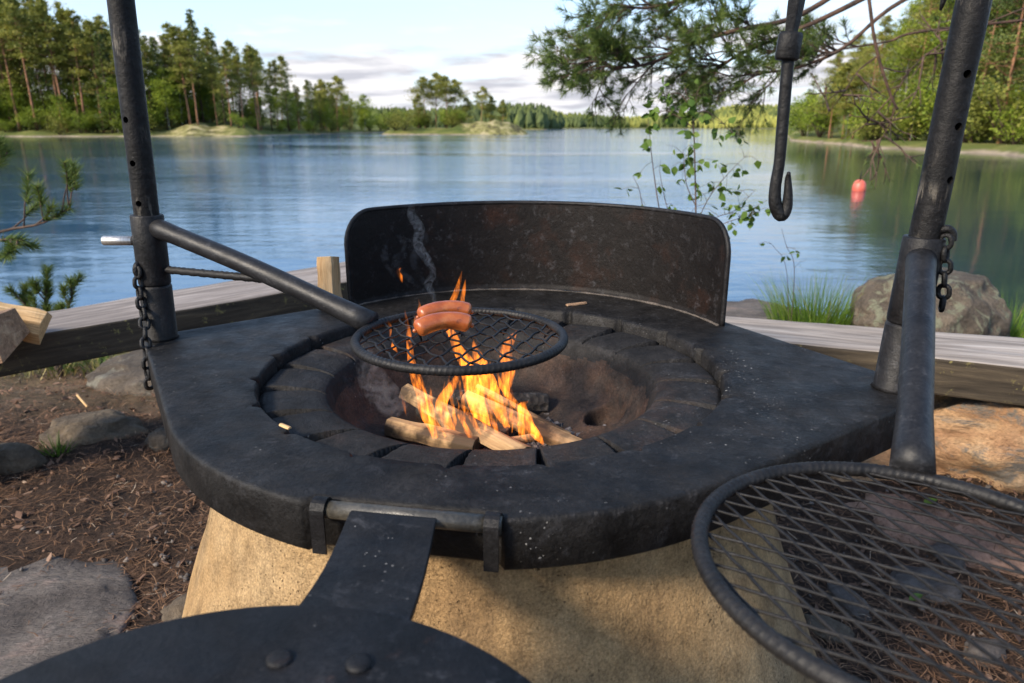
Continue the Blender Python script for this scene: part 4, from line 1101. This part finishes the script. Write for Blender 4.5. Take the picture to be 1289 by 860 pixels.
# ------------------------------------------------------------------ near pines and saplings
def tuft_needles(m, p, d, n_, L, W, spread=1.0, tint=.45, back=.05):
    d = d.normalized()
    for i in range(n_):
        q = random.random(); o = p - d * back * q
        r_ = rvec(); r_ = (r_ - d * r_.dot(d)); r_ = r_.normalized() if r_.length > 1e-3 else r_
        dd = (d * rnd(.35, 1.0) + r_ * rnd(.4, 1.0) * spread).normalized()
        m.needle(o, dd, L * rnd(.7, 1.1), W, min(1, max(0, random.gauss(tint, .16))))
def grow(tw, nd, p, d, L, r, depth, droop, L_n, W_n, nn, up=.0, tint=.45, spread=.55):
    n_ = 6; pts = [p]; dd = d.normalized()
    for i in range(n_):
        dd = (dd + rvec() * .16 + Vector((0, 0, -droop * .06 + up * .06))).normalized(); pts.append(pts[-1] + dd * L / n_)
    tw.tube(pts, [r * (1 - .6 * i / n_) for i in range(n_ + 1)], 6)
    if depth == 0:
        tuft_needles(nd, pts[-1], dd, nn, L_n, W_n, tint=tint, back=L * .55); return
    for k in range(3 + depth):
        i = random.randint(1, n_); b = pts[i]
        sd = rvec(); sd = (dd * rnd(.5, 1.1) + (sd - dd * sd.dot(dd)) * spread + Vector((0, 0, .12))).normalized()
        grow(tw, nd, b, sd, L * rnd(.45, .65), r * .55, depth - 1, droop, L_n, W_n, nn, up, tint)
    grow(tw, nd, pts[-1], dd, L * .5, r * .45, depth - 1, droop, L_n, W_n, nn, up, tint)

# big pine whose limbs reach in from beyond the right edge
random.seed(5)
root = empty('pine_tree', (4.3, 4.2, hgt(4.3, 4.2)), 'near pine whose needled limbs hang in from above, in front of the sky', 'tree')
m = MB(); tr = spline([(4.3, 4.2, -.2), (4.25, 4.2, 1.5), (4.35, 4.2, 3.5), (4.3, 4.1, 7), (4.4, 4.1, 10)], 30); m.tube(tr, lerp_list([.2, .17, .15, .1, .03], 30), 14); m.build('trunk', M['red_twig'], root)
YB = 4.1
def limb(pxs, y0, y1, r0, r1, subs, nd_name='needles'):
    n_ = len(pxs); P = [at(px, py, y0 + (y1 - y0) * i / (n_ - 1)) for i, (px, py) in enumerate(pxs)]
    pp = spline(P, 30); m = MB(); m.tube(pp, lerp_list([r0, r1], 30), 8)
    tw = MB(); nd = MB()
    for (q, ln, dep, dirn, nn) in subs:
        i = int(q * 30); grow(tw, nd, pp[i], Vector(dirn), ln, .006, dep, .22, .055, .0019, nn, tint=.42)
    lb = m.build('limb', M['red_twig'], root)
    if tw.v: tw.build('twigs', M['twig'], lb)
    if nd.v: nd.build('needles', M['needle_near'], lb)
def subs_along(q0, q1, k, ln, dep, nn, down=.3, left=-1):
    o = []
    for i in range(k):
        q = rnd(q0, q1); o.append((q, ln * rnd(.7, 1.2), dep, (left * rnd(.3, 1), rnd(-.7, .7), rnd(-.35, .5) - down * .16), nn))
    return o
limb([(1290, -160), (1100, -40), (1005, 20), (929, 38), (872, 55), (824, 78), (777, 85), (748, 70)], YB + .1, YB - .1, .017, .005, subs_along(.46, 1.0, 17, .27, 2, 30))
limb([(1290, -120), (1119, -20), (1043, 20), (986, 45), (929, 70), (900, 88)], YB - .1, YB + .2, .017, .006, subs_along(.40, 1.0, 13, .27, 2, 30, down=.8))
limb([(1290, -200), (1043, -80), (948, -30), (872, -5), (815, 10), (772, 5)], YB + .2, YB, .017, .005, subs_along(.35, 1.0, 12, .27, 2, 30))
limb([(1290, -60), (1138, 0), (1062, 60), (1005, 85), (952, 95), (919, 120)], YB, YB + .1, .013, .004, subs_along(.35, 1.0, 9, .25, 2, 24, down=1.3))
limb([(1340, 20), (1160, 40), (1119, 52), (1062, 62), (1043, 70)], YB + .2, YB + .3, .008, .003, subs_along(.55, 1.0, 6, .22, 2, 20, down=.2))
# bare drooping branch and its twigs
limb([(1085, -60), (1094, 0), (1100, 45), (1108, 80), (1122, 122), (1130, 138)], 3.6, 3.6, .009, .006, [])
for pxs in ([(1105, 70), (1080, 90), (1060, 120), (1040, 145)], [(1122, 122), (1105, 140), (1085, 160), (1060, 175)], [(1128, 132), (1120, 155), (1108, 175), (1085, 178)], [(1110, 85), (1140, 90), (1165, 70), (1195, 50)], [(1290, 10), (1240, 30), (1200, 45), (1150, 80)]):
    limb(pxs, 3.6, 3.65, .004, .0015, [(rnd(.3, 1), .16, 1, (rnd(-1, 1), rnd(-.5, .5), rnd(-1, .3)), 3) for _ in range(4)])

# left saplings of pine
def sapling(name, base, branches, label, cat='sapling', L_n=.05, W_n=.0016, nn=60, trunk_h=None):
    root = empty(name, base, label, cat); base = Vector(base)
    st = MB(); tw = MB(); nd = MB()
    if trunk_h: st.tube(spline([base + Vector((0, 0, -.05)), base + Vector((.02, 0, trunk_h * .5)), base + Vector((0, .02, trunk_h))], 12), lerp_list([.014, .004], 12), 8)
    for (pts, dep, ln, up, k) in branches:
        pp = spline(pts, 14); tw.tube(pp, lerp_list([.008, .003], 14), 7)
        d = (pp[-1] - pp[-3]).normalized()
        tuft_needles(nd, pp[-1], d, nn, L_n, W_n, back=.08)
        for i in range(k):
            q = random.randint(4, 14); sd = (d * rnd(.3, .9) + Vector((rnd(-.5, .5), rnd(-.6, .6), up * rnd(.2, 1.0)))).normalized()
            grow(tw, nd, pp[q], sd, ln * rnd(.7, 1.2), .0035, dep, 0, L_n, W_n, nn, up=.6, tint=.5)
    if st.v: st.build('stem', M['twig'], root)
    tw.build('twigs', M['twig'], root); nd.build('needles', M['needle_near'], root); return root
random.seed(15)
bx = Vector((-2.55, 2.7, hgt(-2.55, 2.7)))
sapling('pine_sapling', bx, [([at(-150, 350, 2.75), at(-60, 318, 2.7), at(0, 292, 2.62), at(50, 282, 2.6), at(88, 262, 2.6)], 0, .17, .9, 12),
                             ([at(-150, 350, 2.75), at(-60, 270, 2.8), at(-10, 220, 2.85), at(10, 190, 2.9)], 0, .13, 1.0, 5),
                             ([at(-140, 330, 2.7), at(-60, 160, 2.9), at(-20, 60, 3.0)], 0, .15, 1.0, 4),
                             ([at(-150, 350, 2.75), at(-70, 326, 2.6), at(-10, 304, 2.55), at(30, 302, 2.55)], 0, .13, -.2, 4)],
        'young pine whose needled side shoots reach in over the water at the left edge', nn=150, trunk_h=1.35)
random.seed(16)
p = at(62, 395, 2.75); b = Vector((p.x, 2.75, hgt(p.x, 2.75)))
sapling('pine_seedling', b, [([b, at(60, 420, 2.75), at(58, 385, 2.75), at(60, 358, 2.75)], 0, .11, 1, 9), ([b, at(75, 420, 2.75), at(85, 390, 2.7), at(92, 368, 2.7)], 0, .09, 1, 6), ([b, at(50, 415, 2.75), at(36, 390, 2.75), at(26, 372, 2.75)], 0, .09, 1, 6)],
        'small bushy pine seedling rising behind the grey bench', nn=150, L_n=.042)

# young birch behind the shield
random.seed(23)
def birch(name, base, stems, label):
    root = empty(name, base, label, 'sapling'); st = MB(); lf = MB()
    for (pts, r_, leaves) in stems:
        pp = spline(pts, 20); st.tube(pp, lerp_list([r_, r_ * .35], 20), 6)
        for i in range(leaves):
            q = random.randint(5, 20); a = pp[q]; d = (rvec() + Vector((0, 0, -.1))).normalized(); tl_ = rnd(.03, .09)
            st.tube([a, a + d * tl_ * .5 + Vector((0, 0, .01)), a + d * tl_], [.0009, .0007, .0005], 4)
            for e in range(random.randint(1, 3)):
                o = a + d * tl_ * rnd(.4, 1); ld = (d * .4 + rvec() * .8 + Vector((0, 0, -.4))).normalized(); nn = rvec()
                L = rnd(.022, .040); w = ld.cross(nn); w = w.normalized() * L * .36 if w.length > .01 else Vector((L * .3, 0, 0)); up_ = ld.cross(w).normalized() * L * .08
                lf.add([o, o + ld * L * .3 + w + up_, o + ld * L * .65 + w * .75 + up_, o + ld * L, o + ld * L * .65 - w * .75 + up_, o + ld * L * .3 - w + up_, o + ld * L * .5], [(0, 1, 6), (1, 2, 6), (2, 3, 6), (3, 4, 6), (4, 5, 6), (5, 0, 6)], min(1, max(0, random.gauss(.5, .25))), True)
    st.build('stems', M['twig'], root); lf.build('leaves', M['leaf_near'], root); return root
yb = 2.75; b = Vector((at(880, 400, yb).x, yb, hgt(.6, yb)))
birch('birch_sapling', b, [
    ([b, at(876, 300, yb), at(875, 220, yb), at(872, 150, yb), at(862, 110, yb)], .004, 16),
    ([at(872, 160, yb), at(850, 145, yb), at(835, 140, yb), at(822, 150, yb)], .0022, 12),
    ([at(872, 155, yb), at(885, 140, yb), at(905, 150, yb), at(918, 165, yb)], .0022, 14),
    ([at(866, 130, yb), at(855, 118, yb), at(840, 120, yb), at(830, 128, yb)], .002, 12),
    ([at(870, 140, yb), at(876, 125, yb), at(880, 110, yb)], .002, 10),
    ([b, at(835, 290, yb), at(822, 210, yb), at(816, 150, yb)], .003, 12),
    ([b, at(850, 300, yb), at(838, 255, yb), at(830, 215, yb)], .0025, 5),
    ([at(877, 280, yb), at(895, 245, yb), at(920, 215, yb), at(940, 195, yb)], .002, 14),
    ([at(877, 300, yb), at(900, 275, yb), at(925, 265, yb), at(950, 240, yb)], .002, 18),
    ([at(877, 310, yb), at(905, 285, yb), at(930, 275, yb), at(952, 268, yb)], .002, 14),
    ([at(876, 260, yb), at(865, 235, yb), at(862, 215, yb), at(860, 190, yb)], .002, 10),
    ([b, at(815, 280, yb), at(805, 240, yb), at(797, 222, yb)], .002, 5)], 'thin young birch with small bright leaves standing behind the wind shield')
yb = 3.2; b = Vector((at(1000, 380, yb).x, yb, hgt(1.2, yb)))
birch('dry_weed', b, [([b, at(1000, 340, yb), at(990, 310, yb), at(984, 288, yb)], .002, 2), ([b, at(990, 340, yb), at(975, 312, yb), at(968, 305, yb)], .0015, 2)], 'thin dry weed stalk beside the tall grass tuft')

# ------------------------------------------------------------------ distant trees
def clump(m, c, r, n_, size, tint, flat=.6):
    for i in range(n_):
        p = c + Vector((random.gauss(0, r * .5), random.gauss(0, r * .5), random.gauss(0, r * .5 * flat)))
        d = rvec(); d.z *= .6
        m.leaf(p, d, rvec(), size * rnd(.6, 1.3), size * rnd(.25, .45), min(1, max(0, tint + random.gauss(0, .13))))
def pine_proto(seed, H=17, crown=.5, nl=38, leaf=.28, per=105, spread=.76, bark='pine_bark', mat='pine_leaf', name='pine_tree'):
    random.seed(seed); root = empty(name, (0, 0, 0), 'x', 'tree'); m = MB(); lf = MB()
    lean = Vector((rnd(-.03, .03), rnd(-.03, .03), 0)); tp = []
    for i in range(13):
        z = H * i / 12; tp.append(Vector((lean.x * z + .10 * noise.noise(Vector((z * .3, seed, 0))), lean.y * z + .1 * noise.noise(Vector((z * .3, seed, 9))), z - .3)))
    m.tube(tp, [.17 * (H / 17) * (1 - i / 12.6) + .02 for i in range(13)], 8)
    for k in range(nl):
        q = crown + (1 - crown) * (k + rnd(0, 1)) / nl; z = q * H; c = tp[min(12, int(q * 12))].copy(); c.z = z - .3
        rel = (q - crown) / (1 - crown); ln = H * .155 * spread * (1.15 - rel ** 1.6) * rnd(.55, 1.2); a = rnd(0, 6.28) + k * 2.4
        d = Vector((math.cos(a), math.sin(a), rnd(-.1, .45))); e = c + d * ln; e.z += ln * .15
        m.tube([c, c.lerp(e, .5) + Vector((0, 0, -.1 * ln)), e], [.045 * H / 17, .03 * H / 17, .01], 4)
        tn = rnd(.05, .95)
        for s in range(3): clump(lf, c.lerp(e, rnd(.55, 1.0)) + Vector((rnd(-.3, .3), rnd(-.3, .3), rnd(0, .3))) * ln * .5, ln * rnd(.32, .55) + .25, int(per * rnd(.6, 1.3) / 3), leaf, tn, .4)
    clump(lf, tp[-1] + Vector((0, 0, -.2)), H * .045, per // 2, leaf, .55, 1.2)
    m.build('trunk', M[bark], root, loc=(0, 0, 0)); lf.build('crown', M[mat], root, loc=(0, 0, 0)); return root
def spruce_proto(seed, H=15, leaf=.32):
    random.seed(seed); root = empty('spruce_tree', (0, 0, 0), 'x', 'tree'); m = MB(); lf = MB()
    m.tube([(0, 0, -.3), (0, 0, H * .5), (0, 0, H * .98)], [.16, .1, .015], 8); z = H * .07
    while z < H * .97:
        rr = (1 - z / H) ** .85 * H * .15 + .12
        for k in range(7):
            a = rnd(0, 6.28); ln = rr * rnd(.65, 1.15); tn = rnd(.2, .7)
            for s in range(9):
                q = rnd(.2, 1); p = Vector((math.cos(a) * ln * q, math.sin(a) * ln * q, z - ln * q * .28 + rnd(-.1, .1))); lf.leaf(p + rvec() * .12, Vector((math.cos(a + rnd(-.6, .6)), math.sin(a + rnd(-.6, .6)), rnd(-.6, .1))), rvec(), leaf * rnd(.6, 1.3), leaf * .3, min(1, max(0, tn + random.gauss(0, .12))))
        z += H * .03 * rnd(.7, 1.2)
    m.build('trunk', M['twig'], root, loc=(0, 0, 0)); lf.build('crown', M['spruce_leaf'], root, loc=(0, 0, 0)); return root
def birch_proto(seed, H=10, leaf=.26, n_=44, per=110, low=.22, name='birch_tree'):
    random.seed(seed); root = empty(name, (0, 0, 0), 'x', 'tree'); m = MB(); lf = MB()
    tp = [Vector((.14 * noise.noise(Vector((i * .4, seed, 0))) * i * .4, .1 * noise.noise(Vector((i * .4, seed, 5))) * i * .4, H * i / 10 - .3)) for i in range(11)]
    m.tube(tp, [.10 * H / 10 * (1 - i / 10.5) + .012 for i in range(11)], 8)
    for k in range(n_):
        q = low + (1 - low) * random.random() ** .9; c = tp[min(10, int(q * 10))]; a = rnd(0, 6.28); ln = H * .23 * math.sin(math.pi * (.18 + .75 * (q - low) / (1 - low))) * rnd(.5, 1.15)
        e = c + Vector((math.cos(a) * ln, math.sin(a) * ln, ln * rnd(-.05, .7))); m.tube([c, c.lerp(e, .5) + Vector((0, 0, .1 * ln)), e], [.025, .016, .006], 4)
        tn = rnd(.2, .9)
        for s in range(2): clump(lf, c.lerp(e, rnd(.5, 1.05)), ln * .4 + .22, int(per * rnd(.6, 1.2) / 2), leaf, tn, .8)
    m.build('trunk', M['birch_bark'], root, loc=(0, 0, 0)); lf.build('crown', M['birch_leaf'], root, loc=(0, 0, 0)); return root
def bush_proto(seed, H=2.6, mat='birch_leaf', leaf=.16):
    random.seed(seed); root = empty('bush', (0, 0, 0), 'x', 'bush'); m = MB(); lf = MB()
    for k in range(14):
        a = rnd(0, 6.28); e = Vector((math.cos(a) * H * rnd(.15, .6), math.sin(a) * H * rnd(.15, .6), H * rnd(.3, .95))); m.tube([Vector((0, 0, -.1)), e * .5 + Vector((0, 0, .15)), e], [.03, .02, .006], 4)
        clump(lf, e, H * .24, 70, leaf, rnd(.2, .9), .8); clump(lf, e * .6, H * .2, 30, leaf, rnd(.1, .6), .8)
    m.build('stems', M['twig'], root, loc=(0, 0, 0)); lf.build('foliage', M[mat], root, loc=(0, 0, 0)); return root

PROT = {'pine': [pine_proto(s, crown=c) for s, c in ((101, .34), (102, .46), (103, .26), (104, .54))], 'spruce': [spruce_proto(111), spruce_proto(112)],
        'birch': [birch_proto(121), birch_proto(122), birch_proto(123, low=.15)], 'bush': [bush_proto(131), bush_proto(132, mat='birch_leaf'), bush_proto(133, mat='pine_leaf')],
        'rpine': [pine_proto(141, crown=.2, nl=34, per=210, leaf=.20, spread=1.35), pine_proto(142, crown=.38, nl=30, per=190, leaf=.20, spread=1.25), pine_proto(143, crown=.12, nl=38, per=190, leaf=.20, spread=1.2, mat='spruce_leaf'), pine_proto(144, crown=.25, nl=32, per=200, leaf=.20, spread=1.4, mat='spruce_leaf')],
        'rbirch': [birch_proto(151, leaf=.13, per=260, n_=44, low=.12), birch_proto(152, leaf=.13, per=260, n_=44, low=.06)],
        'ipine': [pine_proto(161, crown=.5, nl=26, per=170, leaf=.45, spread=1.8, H=17), pine_proto(162, crown=.40, nl=26, per=150, leaf=.45, spread=1.7, H=17), pine_proto(163, crown=.2, nl=32, per=140, leaf=.45, spread=1.4, H=17)]}
BASEH = {'pine': 17, 'spruce': 15, 'birch': 10, 'bush': 2.6, 'rpine': 17, 'rbirch': 10, 'ipine': 17}
USED = set()
def plant(kind, u, y, H, label, group, k=None, x=None):
    ps = PROT[kind]; p = ps[k if k is not None else random.randrange(len(ps))]
    if p.name not in USED: o = p; USED.add(p.name)
    else: o = copy_tree(p)
    x = u * y if x is None else x
    s = H / BASEH[kind]; w = s * rnd(.88, 1.15)
    if kind == 'pine' : w = max(w, s) 
    o.location = (x, y, hgt(x, y) - .05); o.scale = (w, w, s); o.rotation_euler = (rnd(-.03, .03), rnd(-.03, .03), rnd(0, 6.28))
    tag(o, label, 'bush' if kind == 'bush' else 'tree', group); return o
def uu(px): return (px - CX) / F / 1.045
random.seed(201)
# treeline heights on the left: photo column -> photo row of the tree tops
TOPS = [(-80, -30), (0, -22), (60, -20), (110, 10), (150, 22), (200, 28), (255, 22), (300, 52), (345, 66), (385, 90), (425, 108), (470, 128), (520, 142)]
def want_h(px, y, toprow):
    P = at(px, toprow, y); return P.z - hgt(P.x, y)
GL = 'forest on the far left shore'
i = 0; px = -70.0
while px < 440:
    d0 = interp(uu(px), LEFT)
    for row in range(3):
        y = d0 + 4 + row * rnd(7, 12) + rnd(0, 5); q = px + rnd(-7, 7); top = interp(q, TOPS) + abs(random.gauss(0, 14)) - row * 2
        H = max(5, min(24, want_h(q, y, top)))
        kd = 'pine' if random.random() < (.68 if px < 340 else .45) else 'spruce'
        if kd == 'spruce': H *= .92
        plant(kd, uu(q), y, H, 'tall pine with a bare reddish trunk in the dense forest on the far left shore' if kd == 'pine' else 'dark narrow spruce in the dense forest on the far left shore', GL + (' pines' if kd == 'pine' else ' spruces'))
    px += rnd(11, 15)
for i in range(64):
    q = rnd(-60, 440); d0 = interp(uu(q), LEFT); y = d0 + 3 + rnd(0, 16); plant('birch', uu(q), y, rnd(4.5, 9) * (1 if q < 300 else .9), 'light green birch at the edge of the forest on the far left shore', GL + ' birches')
for i in range(70):
    q = rnd(-60, 520); d0 = interp(uu(q), LEFT); y = d0 + 2.5 + rnd(0, 4) + (rnd(5, 22) if i % 2 else 0)
    if 195 < q < 275: y += 7
    plant('bush', uu(q), y, rnd(1.6, 3.4) * (1.5 if i % 2 else 1), 'low green bush in the undergrowth of the far left shore', 'bushes on the far left shore')
# the spire topped spruce and the solitary trees of the point
plant('spruce', uu(257), 112, want_h(257, 112, 11), 'spire topped dark spruce, tallest on the skyline of the left forest', None, k=0)
for (q, y, top, lab) in ((425, 150, 97, 'dark pine at the end of the left forest, with sky beneath its crown'), (405, 145, 100, 'slender dark pine just inside the end of the left forest')):
    plant('ipine', uu(q), y, want_h(q, y, top), lab, None)
plant('birch', uu(460), 170, want_h(460, 170, 116), 'solitary pale green birch on the low point between forest and island', None, k=0)
for i in range(16):
    q = rnd(440, 535); y = interp(uu(q), LEFT) + rnd(3, 12); plant('bush' if random.random() < .6 else 'birch', uu(q), y, rnd(2.2, 4.6), 'low bushy growth on the point between the left forest and the island', 'low trees on the point')
# island
for (q, y, top, k, lab) in ((535, 134, 97, 0, 'leftmost tall pine of the island, broad flat crown'), (549, 136, 92, 1, 'tallest pine of the island, open crown'), (563, 133, 96, 0, 'tall island pine right of the tallest one'), (574, 136, 100, 1, 'tall island pine at the right end of the tall group'),
                            (527, 131, 118, 2, 'short dark pine below the tall group on the island'), (606, 133, 109, 1, 'island pine with yellowish crown above the rock'), (618, 135, 120, 2, 'small island pine right of the yellowish one'), (633, 134, 125, 2, 'last small pine at the right end of the island'), (588, 135, 122, 2, 'small pine in the gap between the two island tree groups')):
    plant('ipine', uu(q), y, want_h(q, y, top), lab, None, k=k)
for i in range(12):
    q = random.choice((rnd(480, 580), rnd(500, 615))); y = rnd(128, 136); plant('bush', uu(q), y, rnd(1.6, 3.6), 'low bush among the pines of the rocky island', 'bushes on the island')
# right shore
random.seed(301)
RT_ = [(990, 135), (1010, 108), (1030, 75), (1060, 48), (1090, 20), (1125, -15), (1170, -60), (1290, -130), (1400, -160)]
GR = 'forest on the right shore'
px = 1018.0
while px < 1420:
    d0 = interp(uu(px), RIGHT)
    for row in range(4):
        y = d0 + 4 + row * rnd(4, 7) + rnd(0, 3); q = px + rnd(-6, 6); H = max(4, min(19, want_h(q, y, interp(q, RT_) + abs(random.gauss(0, 18)) + (22 if row == 0 else 0))))
        kd = 'rpine' if random.random() < (.9 if q < 1130 else .62) else 'rbirch'
        plant(kd, uu(q), y, H, 'dense green pine on the wooded slope of the right shore' if kd == 'rpine' else 'bright yellow green birch on the wooded slope of the right shore', GR + (' pines' if kd == 'rpine' else ' birches'))
    px += rnd(22, 36)
for (q, top) in ((1045, 98), (1062, 85)):
    plant('ipine', uu(q), interp(uu(q), RIGHT) + 3, want_h(q, interp(uu(q), RIGHT) + 3, top), 'dark open pine leading the right shore forest' if q < 1050 else 'dark pine second from the open end of the right shore forest', None, k=1)
for i in range(26):
    q = rnd(1010, 1400); d0 = interp(uu(q), RIGHT); plant('rbirch' if random.random() < .5 else 'bush', uu(q), d0 + 2.5 + rnd(0, 3), rnd(1.6, 4.2), 'low leafy growth on the waterline of the right shore', 'low growth on the right shore')
for ps in PROT.values():
    for p in ps:
        if p.name not in USED:
            for ch in list(p.children): bpy.data.objects.remove(ch)
            bpy.data.objects.remove(p)

# far forests on the ridges: too many and too small to count
def far_forest(name, n_, area, hr, tint, label, seed):
    random.seed(seed); m = MB(); k = 0
    while k < n_:
        u, y = area(); x = u * y; z = hgt(x, y)
        if z < WATER + .3: k += .2; continue
        k += 1; H = rnd(*hr); r_ = H * rnd(.18, .30); tn = min(1, max(0, tint(u, y) + random.gauss(0, .12))); ns = 7; vs = []
        for (zz, rr) in ((0, .75), (.3, 1.0), (.6, .66), (.85, .3)):
            for j in range(ns): a = 2 * math.pi * j / ns; q = rr * r_ * rnd(.7, 1.3); vs.append((x + q * math.cos(a), y + q * math.sin(a), z + zz * H + rnd(-.06, .06) * H))
        vs.append((x, y, z + H)); fs = [(i * ns + j, i * ns + (j + 1) % ns, (i + 1) * ns + (j + 1) % ns, (i + 1) * ns + j) for i in range(3) for j in range(ns)] + [(3 * ns + j, 3 * ns + (j + 1) % ns, 4 * ns) for j in range(ns)]
        m.add(vs, fs, tn, False)
    tag(m.build(name, M['far_forest']), label, 'forest', kind='stuff')
far_forest('far_forest', 1500, lambda: (rnd(-.24, .085), 352 + 90 * random.random() ** 1.5), (4, 9.5), lambda u, y: .22, 'dark conifer forest on the ridge beyond the island', 401)
far_forest('far_forest', 2400, lambda: (rnd(.02, .42), 640 + 260 * random.random()), (6, 10), lambda u, y: .45 + .3 * math.sin(u * 45) + (.3 if y > 760 else 0), 'sunlit mixed forest on the distant hills across the lake', 402)
far_forest('far_forest', 1100, lambda: (rnd(.24, .40), 560 + 240 * random.random()), (5, 8), lambda u, y: .95, 'bright yellow green woods on the distant hill beside the right shore', 403)

# ------------------------------------------------------------------ buoys
def buoy(px, py, r, label):
    d = onz(px, py, WATER); root = empty('buoy', (d.x, d.y, WATER), label, 'buoy', 'red mooring buoys')
    m = MB(); m.lathe([(r * .5, -.12 * 1), (r * .86, -.06), (r, .02), (r * .98, .08), (r * .86, .15), (r * .62, .195), (r * .3, .215), (r * .12, .22)], 28, d); m.build('float', M['buoy'], root)
    m = MB(); m.tube([d + Vector((0, 0, .215)), d + Vector((0, 0, .30)), d + Vector((.01, 0, .40))], [.016, .012, .008], 8); m.build('mooring_eye', M['rebar'], root)
buoy(1081, 240, .135, 'round red buoy floating in open water right of the hanging pot hook')
buoy(1165, 272, .155, 'red buoy mostly hidden behind the post of the empty grate')

# ------------------------------------------------------------------ sky, sun, camera
SUN_AZ, SUN_EL = R(231), R(33)        # compass bearing from +Y clockwise: behind the camera to the left
w = bpy.data.worlds.new('World'); scene.world = w; w.use_nodes = True; nt = w.node_tree; nt.nodes.clear()
def wn(t_, **kw):
    x = nt.nodes.new(t_)
    for k, v_ in kw.items(): setattr(x, k, v_)
    return x
sky = wn('ShaderNodeTexSky', sky_type='NISHITA'); sky.sun_disc = False; sky.sun_elevation = SUN_EL; sky.sun_rotation = SUN_AZ; sky.air_density = 1.0; sky.dust_density = .6; sky.ozone_density = 1.2
bg = wn('ShaderNodeBackground'); bg.inputs[1].default_value = .115; nt.links.new(sky.outputs[0], bg.inputs[0])
tc = wn('ShaderNodeTexCoord'); sep = wn('ShaderNodeSeparateXYZ'); nt.links.new(tc.outputs['Generated'], sep.inputs[0])
def wm(op, a, b=None, clamp=False):
    x = wn('ShaderNodeMath', operation=op); x.use_clamp = clamp
    for i_, v_ in enumerate((a, b)):
        if v_ is None: continue
        if hasattr(v_, 'is_output'): nt.links.new(v_, x.inputs[i_])
        else: x.inputs[i_].default_value = v_
    return x.outputs[0]
zc = wm('MAXIMUM', sep.outputs[2], 0.0); den = wm('ADD', zc, .09)
cmb = wn('ShaderNodeCombineXYZ'); nt.links.new(wm('DIVIDE', sep.outputs[0], den), cmb.inputs[0]); nt.links.new(wm('DIVIDE', sep.outputs[1], den), cmb.inputs[1])
def wnoise(vec, sc, det, ro=.55, off=(0, 0, 0)):
    mp = wn('ShaderNodeMapping'); mp.inputs['Location'].default_value = off; nt.links.new(vec, mp.inputs[0])
    x = wn('ShaderNodeTexNoise'); x.inputs['Scale'].default_value = sc; x.inputs['Detail'].default_value = det; x.inputs['Roughness'].default_value = ro; nt.links.new(mp.outputs[0], x.inputs['Vector']); return x.outputs['Fac']
def wramp(f, stops):
    x = wn('ShaderNodeValToRGB'); e = x.color_ramp.elements
    for i_, (p_, c_) in enumerate(stops):
        q = e[i_] if i_ < 2 else e.new(p_); q.position = p_; q.color = ((*c_, 1) if hasattr(c_, '__len__') else (c_, c_, c_, 1))
    nt.links.new(f, x.inputs[0]); return x.outputs[0]
n1 = wnoise(cmb.outputs[0], .85, 8, .55, (2.3, .7, 0)); cover = wramp(zc, [(.0, .24), (.11, .16), (.17, .0), (.30, -.10 + .1)])
low = wramp(zc, [(.05, .30), (.15, .0)])
cl = wramp(wm('ADD', n1, low), [(.60, 0.0), (.76, 1.0)])
shade = wramp(wnoise(cmb.outputs[0], 1.3, 6, .5, (7.1, 2.7, 0)), [(.38, (.55, .56, .62)), (.53, (.84, .83, .86)), (.68, (1.0, .96, .93))])
bc = wn('ShaderNodeBackground'); bc.inputs[1].default_value = .41; nt.links.new(shade, bc.inputs[0])
veil = wn('ShaderNodeBackground'); veil.inputs[0].default_value = (.56, .71, 1.0, 1); veil.inputs[1].default_value = .355
mv = wn('ShaderNodeMixShader'); nt.links.new(wramp(zc, [(.0, .7), (.14, .5), (.34, .1)]), mv.inputs[0]); nt.links.new(bg.outputs[0], mv.inputs[1]); nt.links.new(veil.outputs[0], mv.inputs[2])
mx = wn('ShaderNodeMixShader'); nt.links.new(cl, mx.inputs[0]); nt.links.new(mv.outputs[0], mx.inputs[1]); nt.links.new(bc.outputs[0], mx.inputs[2])
wo = wn('ShaderNodeOutputWorld'); nt.links.new(mx.outputs[0], wo.inputs[0])

sd = bpy.data.lights.new('sun', 'SUN'); sd.energy = 2.3; sd.angle = R(9); sd.color = (1, .87, .70)
so = bpy.data.objects.new('sun', sd); COL.objects.link(so)
dirv = Vector((math.sin(SUN_AZ) * math.cos(SUN_EL), math.cos(SUN_AZ) * math.cos(SUN_EL), math.sin(SUN_EL)))
so.rotation_euler = (-dirv).to_track_quat('-Z', 'Y').to_euler(); so.location = dirv * 20

cd = bpy.data.cameras.new('camera'); cam = bpy.data.objects.new('camera', cd); COL.objects.link(cam)
cd.sensor_width = 36; cd.sensor_fit = 'HORIZONTAL'; cd.lens = 36 * F / 1289; cam.location = (0, 0, EYE); cam.rotation_euler = (math.pi / 2 - PITCH, 0, 0)
cd.clip_start = .02; cd.clip_end = 6000
cd.dof.use_dof = True; cd.dof.focus_distance = 1.0; cd.dof.aperture_fstop = 7.5
scene.camera = cam
vs_ = scene.view_settings; vs_.view_transform = 'Standard'; vs_.look = 'None'; vs_.exposure = 1.55; vs_.gamma = 1.0; vs_.use_curve_mapping = False
cy = scene.cycles; cy.use_denoising = True
try: cy.denoiser = 'OPENIMAGEDENOISE'
except Exception: pass
cy.max_bounces = 7; cy.transparent_max_bounces = 12; cy.volume_bounces = 1; cy.volume_max_steps = 128; cy.volume_step_rate = 1.0
cy.caustics_reflective = False; cy.caustics_refractive = False; cy.sample_clamp_indirect = 6
